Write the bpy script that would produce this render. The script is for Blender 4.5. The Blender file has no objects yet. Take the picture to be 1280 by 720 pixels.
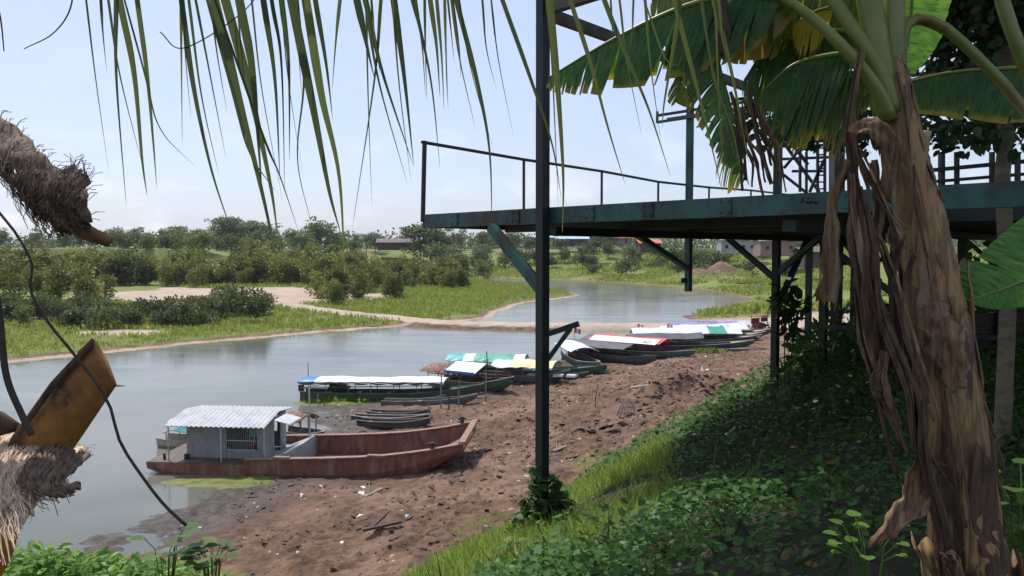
import bpy, math, random
import numpy as np
from mathutils import Vector, Matrix
R = math.radians
random.seed(7); rng = np.random.default_rng(7)
sc = bpy.context.scene
col = sc.collection

# ---------------------------------------------------------------- camera
PITCH = math.atan(0.048); CAMZ = 10.0
cam_d = bpy.data.cameras.new('camera'); cam = bpy.data.objects.new('camera', cam_d); col.objects.link(cam)
cam.location = (0, 0, CAMZ); cam.rotation_euler = (R(90) - PITCH, 0, 0)
cam_d.lens = 28.125; cam_d.sensor_width = 36; cam_d.clip_start = 0.05; cam_d.clip_end = 9000
sc.camera = cam

# ---------------------------------------------------------------- sky, sun, exposure
SUN_EL, SUN_AZ = R(60), R(-40)            # azimuth from +Y towards +X
w = bpy.data.worlds.new('World'); sc.world = w; w.use_nodes = True
nt = w.node_tree; nt.nodes.clear()
N = nt.nodes.new; LK = nt.links.new
out = N('ShaderNodeOutputWorld'); bg = N('ShaderNodeBackground'); bg.inputs[1].default_value = 0.15
sky = N('ShaderNodeTexSky'); sky.sky_type = 'NISHITA'; sky.sun_disc = False
sky.sun_elevation = SUN_EL; sky.sun_rotation = SUN_AZ; sky.air_density = 1.0; sky.dust_density = 1.6; sky.ozone_density = 1.5; sky.altitude = 100
tc = N('ShaderNodeTexCoord'); sp = N('ShaderNodeSeparateXYZ'); LK(tc.outputs['Generated'], sp.inputs[0])
mp = N('ShaderNodeMapping'); mp.inputs['Scale'].default_value = (5.5, 5.5, 13); LK(tc.outputs['Generated'], mp.inputs[0])
nz = N('ShaderNodeTexNoise'); nz.inputs['Scale'].default_value = 1.7; nz.inputs['Detail'].default_value = 7; nz.inputs['Roughness'].default_value = .55
LK(mp.outputs[0], nz.inputs['Vector'])
cr = N('ShaderNodeMapRange'); cr.interpolation_type = 'SMOOTHSTEP'; cr.inputs[1].default_value = .5; cr.inputs[2].default_value = .72; LK(nz.outputs[0], cr.inputs[0])
el = N('ShaderNodeMapRange'); el.inputs[1].default_value = .16; el.inputs[2].default_value = .02; el.inputs[3].default_value = .12; el.inputs[4].default_value = 1; LK(sp.outputs[2], el.inputs[0])
mu = N('ShaderNodeMath'); mu.operation = 'MULTIPLY'; LK(cr.outputs[0], mu.inputs[0]); LK(el.outputs[0], mu.inputs[1])
mu2 = N('ShaderNodeMath'); mu2.operation = 'MULTIPLY'; mu2.inputs[1].default_value = .6; LK(mu.outputs[0], mu2.inputs[0])
veil = N('ShaderNodeMixRGB'); veil.inputs[0].default_value = .6; veil.inputs[2].default_value = (4.2, 4.75, 6.2, 1); LK(sky.outputs[0], veil.inputs[1])
mx = N('ShaderNodeMixRGB'); LK(mu2.outputs[0], mx.inputs[0]); LK(veil.outputs[0], mx.inputs[1]); mx.inputs[2].default_value = (7.2, 7.0, 7.5, 1)
LK(mx.outputs[0], bg.inputs[0]); LK(bg.outputs[0], out.inputs[0])
sd_ = bpy.data.lights.new('sun', 'SUN'); sun = bpy.data.objects.new('sun', sd_); col.objects.link(sun)
sd_.energy = 4.0; sd_.angle = R(.5); sd_.color = (1, .955, .88)
sdir = Vector((math.sin(SUN_AZ) * math.cos(SUN_EL), math.cos(SUN_AZ) * math.cos(SUN_EL), math.sin(SUN_EL)))
sun.rotation_euler = sdir.to_track_quat('Z', 'Y').to_euler()
vs = sc.view_settings
sc.display_settings.display_device = 'sRGB'; vs.view_transform = 'Standard'; vs.look = 'None'; vs.gamma = 1; vs.use_curve_mapping = False
vs.exposure = 0.1
sc.render.engine = 'CYCLES'; cy = sc.cycles
cy.use_denoising = True; cy.denoising_prefilter = 'ACCURATE'; cy.max_bounces = 6; cy.diffuse_bounces = 3; cy.glossy_bounces = 2; cy.transmission_bounces = 4; cy.transparent_max_bounces = 6; cy.volume_bounces = 0
cy.use_adaptive_sampling = True; cy.caustics_reflective = False; cy.caustics_refractive = False
sc.render.use_persistent_data = False

# ---------------------------------------------------------------- helpers
_cp, _sp = math.cos(PITCH), math.sin(PITCH)
def ray(px, py):
    xr, yr = (px - 640) / 1000, (360 - py) / 1000
    return Vector((xr, _cp + yr * _sp, -_sp + yr * _cp))
def at(px, py, d):                       # world point seen at a photo pixel, d metres ahead
    r = ray(px, py); return Vector((0, 0, CAMZ)) + r * (d / r.y)
def gp(px, py, z=0.0):                   # world point seen at a photo pixel on the level z
    r = ray(px, py); return Vector((0, 0, CAMZ)) + r * ((z - CAMZ) / r.z)

def tag(o, label=None, cat=None, group=None, kind=None):
    if label: o['label'] = label
    if cat: o['category'] = cat
    if group: o['group'] = group
    if kind: o['kind'] = kind
    return o
def empty(name, loc=(0, 0, 0), rz=0, label=None, cat=None, group=None, parent=None):
    o = bpy.data.objects.new(name, None); col.objects.link(o); o.location = loc; o.rotation_euler = (0, 0, rz); o.empty_display_size = .2
    if parent: o.parent = parent
    return tag(o, label, cat, group)

class MB:
    def __init__(s): s.v = []; s.f = []; s.m = []
    def add(s, vs, fs, m=0):
        b = len(s.v); s.v += [tuple(v) for v in vs]; s.f += [tuple(b + i for i in f) for f in fs]; s.m += [m] * len(fs)
    def box(s, c, d, rz=0, m=0, M=None):
        x, y, z = d[0] / 2, d[1] / 2, d[2] / 2
        vs = [Vector((sx * x, sy * y, sz * z)) for sz in (-1, 1) for sx, sy in ((-1, -1), (1, -1), (1, 1), (-1, 1))]
        Mx = M if M is not None else Matrix.Rotation(rz, 3, 'Z')
        s.add([Mx @ v + Vector(c) for v in vs], [(3, 2, 1, 0), (4, 5, 6, 7), (0, 1, 5, 4), (1, 2, 6, 5), (2, 3, 7, 6), (3, 0, 4, 7)], m)
    def bar(s, p, q, wd, h, m=0, up=(0, 0, 1)):
        p, q = Vector(p), Vector(q); t = (q - p); L = t.length; t.normalize(); u = Vector(up)
        if abs(t.dot(u)) > .98: u = Vector((0, 1, 0))
        sdv = t.cross(u).normalized(); u = sdv.cross(t)
        s.box((p + q) / 2, (L, wd, h), M=Matrix((t, sdv, u)).transposed(), m=m)
    def tube(s, pts, rad, n=8, m=0, cap=True, flat=1.0):
        pts = [Vector(p) for p in pts]; rad = rad if hasattr(rad, '__len__') else [rad] * len(pts)
        ref = Vector((0, 0, 1)); vs = []; fs = []
        t0 = (pts[-1] - pts[0]).normalized()
        if abs(t0.dot(ref)) > .8: ref = Vector((0, 1, 0))
        for i, p in enumerate(pts):
            t = (pts[min(i + 1, len(pts) - 1)] - pts[max(i - 1, 0)]).normalized()
            a = t.cross(ref).normalized(); b = a.cross(t)
            for k in range(n):
                th = 2 * math.pi * k / n; vs.append(p + (a * math.cos(th) + b * math.sin(th) * flat) * rad[i])
        for i in range(len(pts) - 1):
            for k in range(n):
                k2 = (k + 1) % n; fs.append((i * n + k, i * n + k2, (i + 1) * n + k2, (i + 1) * n + k))
        if cap: fs.append(tuple(range(n - 1, -1, -1))); fs.append(tuple((len(pts) - 1) * n + k for k in range(n)))
        s.add(vs, fs, m)
    def loft(s, rings, closed=True, cap=True, m=0):
        n = len(rings[0]); vs = [v for r in rings for v in r]; fs = []
        for i in range(len(rings) - 1):
            for k in range(n if closed else n - 1):
                k2 = (k + 1) % n; fs.append((i * n + k, i * n + k2, (i + 1) * n + k2, (i + 1) * n + k))
        if cap and closed: fs.append(tuple(range(n - 1, -1, -1))); fs.append(tuple((len(rings) - 1) * n + k for k in range(n)))
        s.add(vs, fs, m)
    def build(s, name, mats, parent=None, smooth=False, bevel=0):
        me = bpy.data.meshes.new(name); me.from_pydata(s.v, [], s.f)
        mats = mats if isinstance(mats, (list, tuple)) else [mats]
        for k in mats: me.materials.append(k)
        me.polygons.foreach_set('material_index', s.m); me.polygons.foreach_set('use_smooth', [smooth] * len(s.f))
        me.update(); o = bpy.data.objects.new(name, me); col.objects.link(o)
        if parent: o.parent = parent
        if bevel:
            b = o.modifiers.new('bevel', 'BEVEL'); b.width = bevel; b.segments = 2; b.limit_method = 'ANGLE'
        return o

def np_mesh(name, V, F, mat, attrs=None, smooth=False):
    V = np.asarray(V, np.float32); F = np.asarray(F, np.int32)
    me = bpy.data.meshes.new(name); me.vertices.add(len(V)); me.vertices.foreach_set('co', V.ravel())
    k = F.shape[1]; me.loops.add(F.size); me.loops.foreach_set('vertex_index', F.ravel())
    me.polygons.add(len(F)); me.polygons.foreach_set('loop_start', np.arange(0, F.size, k, dtype=np.int32)); me.polygons.foreach_set('loop_total', np.full(len(F), k, np.int32))
    me.polygons.foreach_set('use_smooth', np.full(len(F), smooth))
    me.update(calc_edges=True)
    for an, av in (attrs or {}).items():
        av = np.asarray(av, np.float32)
        if av.ndim == 1: a = me.attributes.new(an, 'FLOAT', 'POINT'); a.data.foreach_set('value', av)
        else:
            a = me.attributes.new(an, 'FLOAT_COLOR', 'POINT'); c4 = np.ones((len(av), 4), np.float32); c4[:, :av.shape[1]] = av; a.data.foreach_set('color', c4.ravel())
    for m in (mat if isinstance(mat, (list, tuple)) else [mat]): me.materials.append(m)
    return me
def obj(name, me, parent=None, loc=None):
    o = bpy.data.objects.new(name, me); col.objects.link(o)
    if parent: o.parent = parent
    if loc is not None: o.location = loc
    return o

def hashn(i, j, s): 
    h = (i.astype(np.int64) * 374761393 + j.astype(np.int64) * 668265263 + s * 982451653) & 0x7fffffff
    h = ((h ^ (h >> 13)) * 1274126177) & 0x7fffffff
    return ((h ^ (h >> 16)) & 0xffff) / 65535.0
def vnoise(x, y, s=0):
    xi, yi = np.floor(x), np.floor(y); fx, fy = x - xi, y - yi; fx = fx * fx * (3 - 2 * fx); fy = fy * fy * (3 - 2 * fy)
    a, b, c, d = hashn(xi, yi, s), hashn(xi + 1, yi, s), hashn(xi, yi + 1, s), hashn(xi + 1, yi + 1, s)
    return (a * (1 - fx) + b * fx) * (1 - fy) + (c * (1 - fx) + d * fx) * fy
def fbm(x, y, o=4, s=0):
    t = 0; a = .5
    for k in range(o): t = t + a * (vnoise(x * 2 ** k, y * 2 ** k, s + k) - .5); a *= .5
    return t * 2
def sstep(a, b, x): t = np.clip((x - a) / (b - a), 0, 1); return t * t * (3 - 2 * t)

# ---------------------------------------------------------------- materials
def lin(c): return tuple(((v / 255) / 12.92 if v / 255 <= .04045 else ((v / 255 + .055) / 1.055) ** 2.4) for v in c)
def nodes(name):
    m = bpy.data.materials.new(name); m.use_nodes = True; t = m.node_tree; t.nodes.clear()
    o = t.nodes.new('ShaderNodeOutputMaterial'); p = t.nodes.new('ShaderNodeBsdfPrincipled'); t.links.new(p.outputs[0], o.inputs[0])
    return m, t, p, o
def nd(t, k, **kw):
    n = t.nodes.new('ShaderNode' + k)
    for a, v in kw.items(): setattr(n, a, v)
    return n
def mixc(t, f, a, b):
    n = nd(t, 'MixRGB')
    for i, v in ((0, f), (1, a), (2, b)):
        if hasattr(v, 'is_linked') or hasattr(v, 'links'): t.links.new(v, n.inputs[i])
        elif i == 0: n.inputs[0].default_value = v
        else: n.inputs[i].default_value = (*v[:3], 1)
    return n.outputs[0]
def noise(t, vec, scale, detail=4, rough=.55):
    n = nd(t, 'TexNoise'); n.inputs['Scale'].default_value = scale; n.inputs['Detail'].default_value = detail; n.inputs['Roughness'].default_value = rough
    if vec is not None: t.links.new(vec, n.inputs['Vector'])
    return n.outputs[0]
def mrange(t, v, a, b, c=0, d=1):
    n = nd(t, 'MapRange'); n.interpolation_type = 'SMOOTHSTEP'; t.links.new(v, n.inputs[0])
    for i, x in ((1, a), (2, b), (3, c), (4, d)): n.inputs[i].default_value = x
    return n.outputs[0]
def mth(t, op, a, b=None):
    n = nd(t, 'Math', operation=op)
    for i, v in ((0, a), (1, b)):
        if v is None: continue
        if hasattr(v, 'links'): t.links.new(v, n.inputs[i])
        else: n.inputs[i].default_value = v
    return n.outputs[0]
def bump(t, p, h, strength=.3, dist=.02):
    b = nd(t, 'Bump'); b.inputs['Strength'].default_value = strength; b.inputs['Distance'].default_value = dist; t.links.new(h, b.inputs['Height']); t.links.new(b.outputs[0], p.inputs['Normal'])
def mat(name, c, rough=.7, c2=None, scale=6, lo=.4, hi=.65, c3=None, scale3=1.5, lo3=.52, hi3=.62, stretch=(1, 1, 1), bmp=.25, dist=.01, metal=0, spec=None):
    """weathered surface: base colour c broken up by c2, with stains of c3"""
    m, t, p, o = nodes(name)
    tcn = nd(t, 'TexCoord'); mpn = nd(t, 'Mapping'); mpn.inputs['Scale'].default_value = stretch; t.links.new(tcn.outputs['Object'], mpn.inputs[0]); v = mpn.outputs[0]
    c2 = c2 or tuple(x * .7 for x in c)
    n1 = noise(t, v, scale, 6, .6); cc = mixc(t, mrange(t, n1, lo, hi), c, c2)
    if c3: cc = mixc(t, mrange(t, noise(t, v, scale3, 8, .7), lo3, hi3), cc, c3)
    t.links.new(cc, p.inputs['Base Color']); p.inputs['Roughness'].default_value = rough; p.inputs['Metallic'].default_value = metal
    if spec is not None: p.inputs['Specular IOR Level'].default_value = spec
    if bmp: bump(t, p, n1, bmp, dist)
    return m
def leafmat(name, c1, c2, c3=None, trans=.35, rough=.5, tcol=None, spec=.4):
    m, t, p, o = nodes(name)
    a = nd(t, 'Attribute', attribute_name='tint'); f = a.outputs['Fac']
    rp = nd(t, 'ValToRGB'); e = rp.color_ramp.elements; e[0].color = (*c1, 1); e[1].color = (*c2, 1)
    if c3: x = rp.color_ramp.elements.new(.93); x.color = (*c2, 1); e[-1].color = (*c3, 1)
    t.links.new(f, rp.inputs[0]); oi = nd(t, 'ObjectInfo'); hv = nd(t, 'HueSaturation')
    t.links.new(rp.outputs[0], hv.inputs['Color'])
    vv = mth(t, 'MULTIPLY_ADD', oi.outputs['Random'], .75); vv.node.inputs[2].default_value = .68; t.links.new(vv, hv.inputs['Value'])
    t.links.new(hv.outputs[0], p.inputs['Base Color']); p.inputs['Roughness'].default_value = rough; p.inputs['Specular IOR Level'].default_value = spec * .55
    tr = nd(t, 'BsdfTranslucent'); g = nd(t, 'HueSaturation'); g.inputs['Value'].default_value = 1.7; g.inputs['Hue'].default_value = .485; t.links.new(hv.outputs[0], g.inputs['Color']); t.links.new(g.outputs[0], tr.inputs[0])
    ms = nd(t, 'MixShader'); ms.inputs[0].default_value = trans; t.links.new(p.outputs[0], ms.inputs[1]); t.links.new(tr.outputs[0], ms.inputs[2]); t.links.new(ms.outputs[0], o.inputs[0])
    return m
M = {}
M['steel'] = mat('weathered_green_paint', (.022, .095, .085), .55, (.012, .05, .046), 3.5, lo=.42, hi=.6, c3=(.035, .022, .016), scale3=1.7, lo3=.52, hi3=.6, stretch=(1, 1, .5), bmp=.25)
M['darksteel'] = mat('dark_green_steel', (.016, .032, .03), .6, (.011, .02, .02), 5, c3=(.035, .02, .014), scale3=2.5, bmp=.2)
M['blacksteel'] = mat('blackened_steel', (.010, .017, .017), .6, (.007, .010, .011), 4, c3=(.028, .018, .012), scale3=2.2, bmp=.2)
M['rail'] = mat('rusty_pipe', (.05, .035, .028), .7, (.03, .03, .03), 8, bmp=.2)
M['deck'] = mat('rusted_deck_plate', (.11, .10, .09), .8, (.06, .056, .052), 4, c3=(.10, .055, .035), bmp=.2)
M['rust'] = mat('rusted_hull_plate', (.215, .092, .058), .75, (.13, .058, .04), 4, c3=(.25, .145, .10), scale3=2.2, lo3=.5, hi3=.62, stretch=(1, 1, .3), bmp=.2)
M['rustdeck'] = mat('barge_deck_plate', (.10, .065, .06), .6, (.06, .045, .045), 2, c3=(.17, .08, .05), bmp=.15)
M['zinc'] = mat('zinc_sheet', (.56, .57, .58), .45, (.45, .46, .48), 2, c3=(.35, .33, .31), scale3=.8, lo3=.58, hi3=.75, bmp=.05, metal=.0)
M['zincwall'] = mat('zinc_wall', (.36, .375, .39), .55, (.28, .29, .30), 3, c3=(.22, .17, .13), scale3=1.6, lo3=.58, hi3=.75, stretch=(1, 1, .4), bmp=.05)
M['white'] = mat('white_tarp', (.72, .73, .74), .6, (.6, .62, .64), 1.5, c3=(.5, .47, .42), scale3=2.5, lo3=.6, hi3=.7, bmp=.3, dist=.03)
M['bluetarp'] = mat('blue_tarp', (.06, .19, .46), .5, (.04, .13, .35), 2)
M['teal'] = mat('teal_tarp', (.05, .30, .34), .5, (.09, .42, .46), 2)
M['green'] = mat('green_tarp', (.05, .30, .20), .5, (.08, .38, .28), 2)
M['aqua'] = mat('turquoise_tarp', (.22, .55, .52), .5, (.15, .42, .42), 2)
M['yellow'] = mat('yellow_tarp', (.78, .60, .28), .6, (.75, .68, .5), 1.2)
M['red'] = mat('red_tarp', (.62, .07, .085), .55, (.5, .05, .06), 2)
M['black'] = mat('black_tarp', (.085, .085, .10), .6, (.06, .06, .07), 2)
M['purple'] = mat('violet_tarp', (.18, .17, .48), .55, (.28, .26, .58), 2)
M['paleblue'] = mat('pale_blue_sheet', (.52, .66, .76), .5, (.66, .74, .78), 1.5)
M['hullgreen'] = mat('green_boat_paint', (.045, .09, .06), .6, (.03, .06, .045), 4, c3=(.09, .08, .065), scale3=2)
M['hullgrey'] = mat('grey_boat_wood', (.12, .12, .12), .75, (.08, .08, .085), 4, c3=(.18, .17, .15), stretch=(.3, 2, 3))
M['hulldark'] = mat('dark_boat_wood', (.055, .055, .06), .7, (.035, .035, .04), 4, c3=(.11, .1, .09), stretch=(.3, 2, 3))
M['hullblue'] = mat('navy_boat_paint', (.03, .04, .085), .6, (.022, .03, .06), 4)
M['redwood'] = mat('red_painted_wood', (.25, .035, .035), .65, (.16, .03, .03), 4)
M['wood'] = mat('grey_driftwood', (.25, .2, .16), .8, (.15, .12, .1), 8, stretch=(.4, 3, 3))
M['darkwood'] = mat('dark_wood', (.07, .05, .04), .8, (.04, .03, .025), 8, stretch=(.4, 3, 3))
M['palewood'] = mat('pale_plank', (.42, .37, .3), .8, (.3, .26, .22), 8, stretch=(.4, 3, 3))
M['thatch'] = mat('dry_thatch', (.26, .12, .085), .9, (.12, .065, .05), 9, c3=(.4, .27, .2), scale3=6, lo3=.5, hi3=.6, bmp=.6, dist=.05)
M['metalpost'] = mat('painted_post', (.45, .47, .48), .5, (.35, .37, .38), 4)
M['black_rubber'] = mat('black_rubber', (.02, .02, .022), .7)
M['interior'] = mat('dark_interior', (.03, .03, .032), .8)
M['bark'] = mat('bark', (.16, .125, .09), .9, (.09, .07, .05), 6, stretch=(1, 1, .3), bmp=.6, dist=.03)
M['palebark'] = mat('pale_bark', (.17, .135, .085), .9, (.10, .085, .055), 6, stretch=(1, 1, 3), bmp=.4)
M['fiber'] = mat('palm_fibre', (.20, .135, .095), .9, (.10, .065, .045), 60, stretch=(1, 1, 1), bmp=.6, dist=.003)
M['palefiber'] = mat('pale_palm_fibre', (.62, .48, .34), .9, (.42, .31, .21), 40, bmp=.6, dist=.003)
M['stub'] = mat('dry_petiole', (.34, .155, .03), .6, (.17, .075, .02), 22, c3=(.07, .035, .015), scale3=13, lo3=.52, hi3=.62, stretch=(.8, .4, .8), bmp=.35, dist=.004)
M['stem_orange'] = mat('orange_petiole', (.5, .2, .03), .5, (.4, .14, .025), 12, bmp=.1, dist=.002)
M['dryleaf'] = mat('dry_banana_leaf', (.20, .115, .056), .85, (.07, .038, .019), 22, c3=(.29, .20, .12), scale3=5, stretch=(3, 3, .3), bmp=.5, dist=.006)
M['drydark'] = mat('dark_dry_leaf', (.10, .056, .03), .85, (.045, .026, .016), 22, stretch=(3, 3, .45), bmp=.5, dist=.006)
M['sheath'] = mat('banana_sheath', (.30, .17, .062), .6, (.15, .08, .03), 9, lo=.44, hi=.56, c3=(.05, .028, .016), scale3=3.4, lo3=.5, hi3=.57, stretch=(3.6, 3.6, .32), bmp=.8, dist=.01)
M['petiole'] = mat('banana_petiole', (.13, .17, .03), .4, (.2, .19, .05), 6, c3=(.15, .08, .03), scale3=2.5, lo3=.56, hi3=.7, stretch=(1, 1, 1), bmp=.08)
M['vine'] = mat('dark_vine', (.035, .026, .02), .8, (.06, .045, .03), 20)
M['clod'] = mat('mud_clod', (.135, .085, .06), .95, (.07, .045, .033), 3, bmp=.5, dist=.05)
M['cushion'] = mat('pale_cushion', (.55, .55, .54), .8)
# ---------------------------------------------------------------- terrain
WP = [(-150, -20), (-60, -20), (-38, 0), (-24, 12), (-17.5, 21), (-13.9, 27.2), (-12.8, 29.2), (-12.4, 31.6), (-11.2, 34), (-9.6, 35.6), (-8.5, 38), (-10.2, 42.5), (-11.5, 48), (-13.6, 51.8),
      (-9.2, 54), (-4.5, 56.5), (-2.2, 60), (.7, 66), (5.8, 72.5), (12.9, 80.6), (21.4, 89), (29.7, 99), (32.6, 104), (31.5, 108), (26, 113), (25, 119), (31, 128), (40, 147), (47, 161), (48, 180), (46, 200), (37, 228), (25, 252),
      (10, 265), (-14, 286), (-30, 294), (-28, 288), (-10, 262), (-7, 246), (6, 214), (15, 176), (10, 163), (3, 152), (-2, 130), (-3.3, 117), (-11.6, 106), (-19, 100), (-30, 89), (-38, 78), (-45, 69.5), (-52, 61), (-66, 53)]
LB = [(-1000, -400), (-150, -60), (-60, 25), (-30, 56), (-12, 82), (12, 104), (22, 150), (20, 220), (0, 262), (-32, 291), (-1000, 292)]
ROAD = [(-75, 176), (-58, 160), (-46, 143), (-39.6, 133), (-31, 122.5), (-23, 115), (-15, 109), (-8.4, 104.8), (0, 102.5), (12, 101), (24, 100), (34, 99), (44, 97), (60, 94), (90, 88)]
def segdist(x, y, P, closed):
    d = np.full(x.shape, 1e9); n = len(P)
    for i in range(n if closed else n - 1):
        (ax, ay), (bx, by) = P[i], P[(i + 1) % n]; ux, uy = bx - ax, by - ay
        t = np.clip(((x - ax) * ux + (y - ay) * uy) / (ux * ux + uy * uy), 0, 1)
        d = np.minimum(d, np.hypot(x - ax - t * ux, y - ay - t * uy))
    return d
def inpoly(x, y, P):
    r = np.zeros(x.shape, bool); n = len(P)
    for i in range(n):
        (ax, ay), (bx, by) = P[i], P[(i + 1) % n]
        if ay == by: continue
        c = (ay > y) != (by > y); r ^= c & (x < (bx - ax) * (y - ay) / (by - ay) + ax)
    return r
NEARP = ([-400, -8, -3, 0, 2, 6, 12, 14.5, 18.5, 21.6, 23.7, 26, 28, 34, 60, 4000], [-1.5, -1.2, -.5, .02, .22, .75, 1.6, 2.3, 4.9, 6.85, 7.7, 8.35, 8.6, 8.7, 9, 9])
FARP = ([-400, -8, 0, 5, 15, 40, 60, 85, 110, 4000], [-1.5, -1, .02, .35, .9, 2.2, 5, 9.2, 10.1, 10.6])
LEFTP = ([-400, -8, 0, 3, 15, 60, 200, 400, 4000], [-1.5, -1, .02, .4, .7, 1.3, 2.2, 3, 3])
def terrain(x, y, full=False):
    x = np.asarray(x, float); y = np.asarray(y, float)
    sd = segdist(x, y, WP, True); wob = fbm(x * .35, y * .35, 4, 3) * 1.1 * sstep(8, 25, y) + fbm(x * 1.3, y * 1.3, 3, 11) * .35; sd = np.where(inpoly(x, y, WP), -sd, sd)
    sd0 = sd; kq = 1 - .42 * sstep(17, 42, y) * sstep(118, 84, y); sd = np.where((sd > 0) & ~inpoly(x, y, LB), sd * kq, sd) + wob * sstep(14, 6, np.abs(sd0))
    left = inpoly(x, y, LB); t = sstep(55, 112, y + np.maximum(x - 40, 0) * .8)
    zn = np.interp(sd, *NEARP); zf = np.interp(sd, *FARP); zl = np.interp(sd, *LEFTP)
    z = np.where(left, zl, zn * (1 - t) + zf * t)
    mud = (~left) * (1 - t) * sstep(-1, 1.5, sd) * sstep(15.5, 12.5, sd)
    # churned mud, heap and ruts
    z = z + mud * (fbm(x * .5, y * .5, 3, 21) * .22 + np.abs(fbm(x * 1.6, y * 1.6, 4, 33)) * .34)
    u, v = (x - 10.3), (y - 47.5); heap = np.exp(-((u * .9 + v * .25) / 3.6) ** 2 - ((v * .9 - u * .25) / 2.6) ** 2)
    z = z + heap * (1.15 + fbm(x * .9, y * .9, 4, 41) * .9)
    u, v = (x - 3.5), (y - 38); heap2 = np.exp(-(u / 5.5) ** 2 - (v / 3) ** 2); z = z + heap2 * (.25 + .5 * np.abs(fbm(x * .9, y * .9, 4, 45)))
    # puddled wet margin
    wm = (~left) * (1 - t) * sstep(-3, .5, sd) * sstep(6.5, 2.5, sd); z = z * (1 - .7 * wm) + wm * (fbm(x * .55, y * .8, 3, 131) * .22 + np.abs(fbm(x * 2.2, y * 2.2, 3, 133)) * .13 + .0)
    # bank bulge at the foot of the camera, far mound of dug earth
    z = z + 1.4 * np.exp(-((x + 3.55) / 1.35) ** 2 - ((y - 5.5) / 1.5) ** 2)
    mound = np.maximum(np.exp(-((x - 63) / 5) ** 2 - ((y - 240) / 7) ** 2), .62 * np.exp(-((x - 55) / 8) ** 2 - ((y - 238) / 7) ** 2)) * (1 + .3 * fbm(x * .25, y * .25, 3, 17)); z = z + mound * (5.0 + 1.2 * fbm(x * .3, y * .3, 3, 15))
    z = z + np.where(left, fbm(x * .06, y * .06, 3, 5) * .5 + fbm(x * .4, y * .4, 3, 6) * .12, 0) * sstep(1, 6, sd)
    z = z + np.where(left, 0, t * sstep(3, 12, sd)) * (fbm(x * .05, y * .05, 3, 8) * 1.2 + fbm(x * .25, y * .25, 3, 9) * .35)
    z = z + (~left) * (1 - t) * sstep(15, 17, sd) * fbm(x * .9, y * .9, 3, 52) * .16
    rd = segdist(x, y, ROAD, False); rz = np.interp(x, [-75, -46, -31, -10, 20, 34, 60], [1.6, 1.35, 1.0, .55, .55, .75, 1.4])
    rw = sstep(4.6, 2.0, rd + fbm(x * .5, y * .5, 2, 61) * .9); z = z * (1 - rw) + np.maximum(z, rz + fbm(x * .8, y * .8, 3, 62) * .1) * rw
    if not full: return z
    sand = np.maximum(sstep(3.2, 1.7, rd + fbm(x * .5, y * .5, 2, 61) * 1.2), 0)
    # sand flat on the left bank
    flat = sstep(1.15, .75, np.sqrt(((x + 54 + (y - 155) * .12) / 31) ** 2 + ((y - 153) / 27) ** 2) + fbm(x * .08, y * .08, 3, 71) * .35) * left
    sand = np.maximum(sand, flat)
    strip = left * sstep(1.9, .5, sd) * sstep(-1, .2, sd) * .6; sand = np.maximum(sand, strip)
    sand = np.maximum(sand, left * sstep(.62, .75, vnoise(x * .09, y * .2, 81)) * sstep(6, 10, sd) * sstep(120, 95, y) * .8)
    tr = sstep(60, 100, y) ; beach = (~left) * sstep(90, 102, y) * sstep(125, 104, y) * sstep(28, 18, sd); sand = np.maximum(sand, beach * .75)
    grass = np.where(left, sstep(.8, 3, sd), np.maximum(t * sstep(.5, 3, sd) * sstep(100, 112, y + (x > 33) * 4), (1 - t) * sstep(14.2, 17, sd + fbm(x * .5, y * .5, 3, 91) * 2.2)))
    grass = grass * (1 - sand)
    pt = (~left) * sstep(.7, .78, vnoise(x * .3, y * .3, 95)) * sstep(15, 11, sd) * sstep(6, 9, sd) * (1 - t) * .5 * (1 - np.clip(heap * 2 + heap2, 0, 1)) * sstep(44, 36, y)   # tufts on the mud
    alg = (~left) * np.exp(-((x + 13.2) / 2.8) ** 2 - ((y - 34.0) / 1.0) ** 2) + (~left) * np.exp(-((x + 11.8) / 2.6) ** 2 - ((y - 52.3) / 1.7) ** 2)
    grass = np.maximum(np.maximum(grass, pt), np.clip(alg * 1.7, 0, 1)); z = z + np.clip(alg * 1.5, 0, 1) * (np.maximum(.03 - z, 0) + .04 * fbm(x * 2, y * 2, 3, 97))
    wet = (~left) * sstep(4.5, .3, sd) * (1 - t)
    grass = grass * (1 - sstep(.25, .5, mound)); sand = sand * (1 - mound)
    redsoil = np.exp(-((x - 1.9) / .45) ** 2 - ((y - 4.1) / .4) ** 2); grass = grass * (1 - np.clip(redsoil * 1.4, 0, 1))
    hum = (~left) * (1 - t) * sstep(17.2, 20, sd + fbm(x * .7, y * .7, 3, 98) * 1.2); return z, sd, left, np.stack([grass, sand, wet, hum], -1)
def zt(x, y): return float(terrain(np.array([x]), np.array([y]))[0])

# one sheet from under the camera to beyond the horizon, finest where the mud shows
th = np.concatenate([np.linspace(-180, -44, 60, endpoint=False), np.linspace(-44, 44, 560, endpoint=False), np.linspace(44, 180, 60, endpoint=False)]) * math.pi / 180
rr = np.concatenate([np.geomspace(.4, 15, 130, endpoint=False), np.geomspace(15, 75, 400, endpoint=False), np.geomspace(75, 420, 200, endpoint=False), np.geomspace(420, 1500, 24)])
TH, RR = np.meshgrid(th, rr); X = (RR * np.sin(TH)).ravel(); Y = (RR * np.cos(TH)).ravel()
Z, SD, LEFT, ZONE = terrain(X, Y, True)
nT, nR = len(th), len(rr)
i, j = np.meshgrid(np.arange(nR - 1), np.arange(nT), indexing='ij'); j2 = (j + 1) % nT
FQ = np.stack([i * nT + j, i * nT + j2, (i + 1) * nT + j2, (i + 1) * nT + j], -1).reshape(-1, 4)[:, ::-1]
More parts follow.
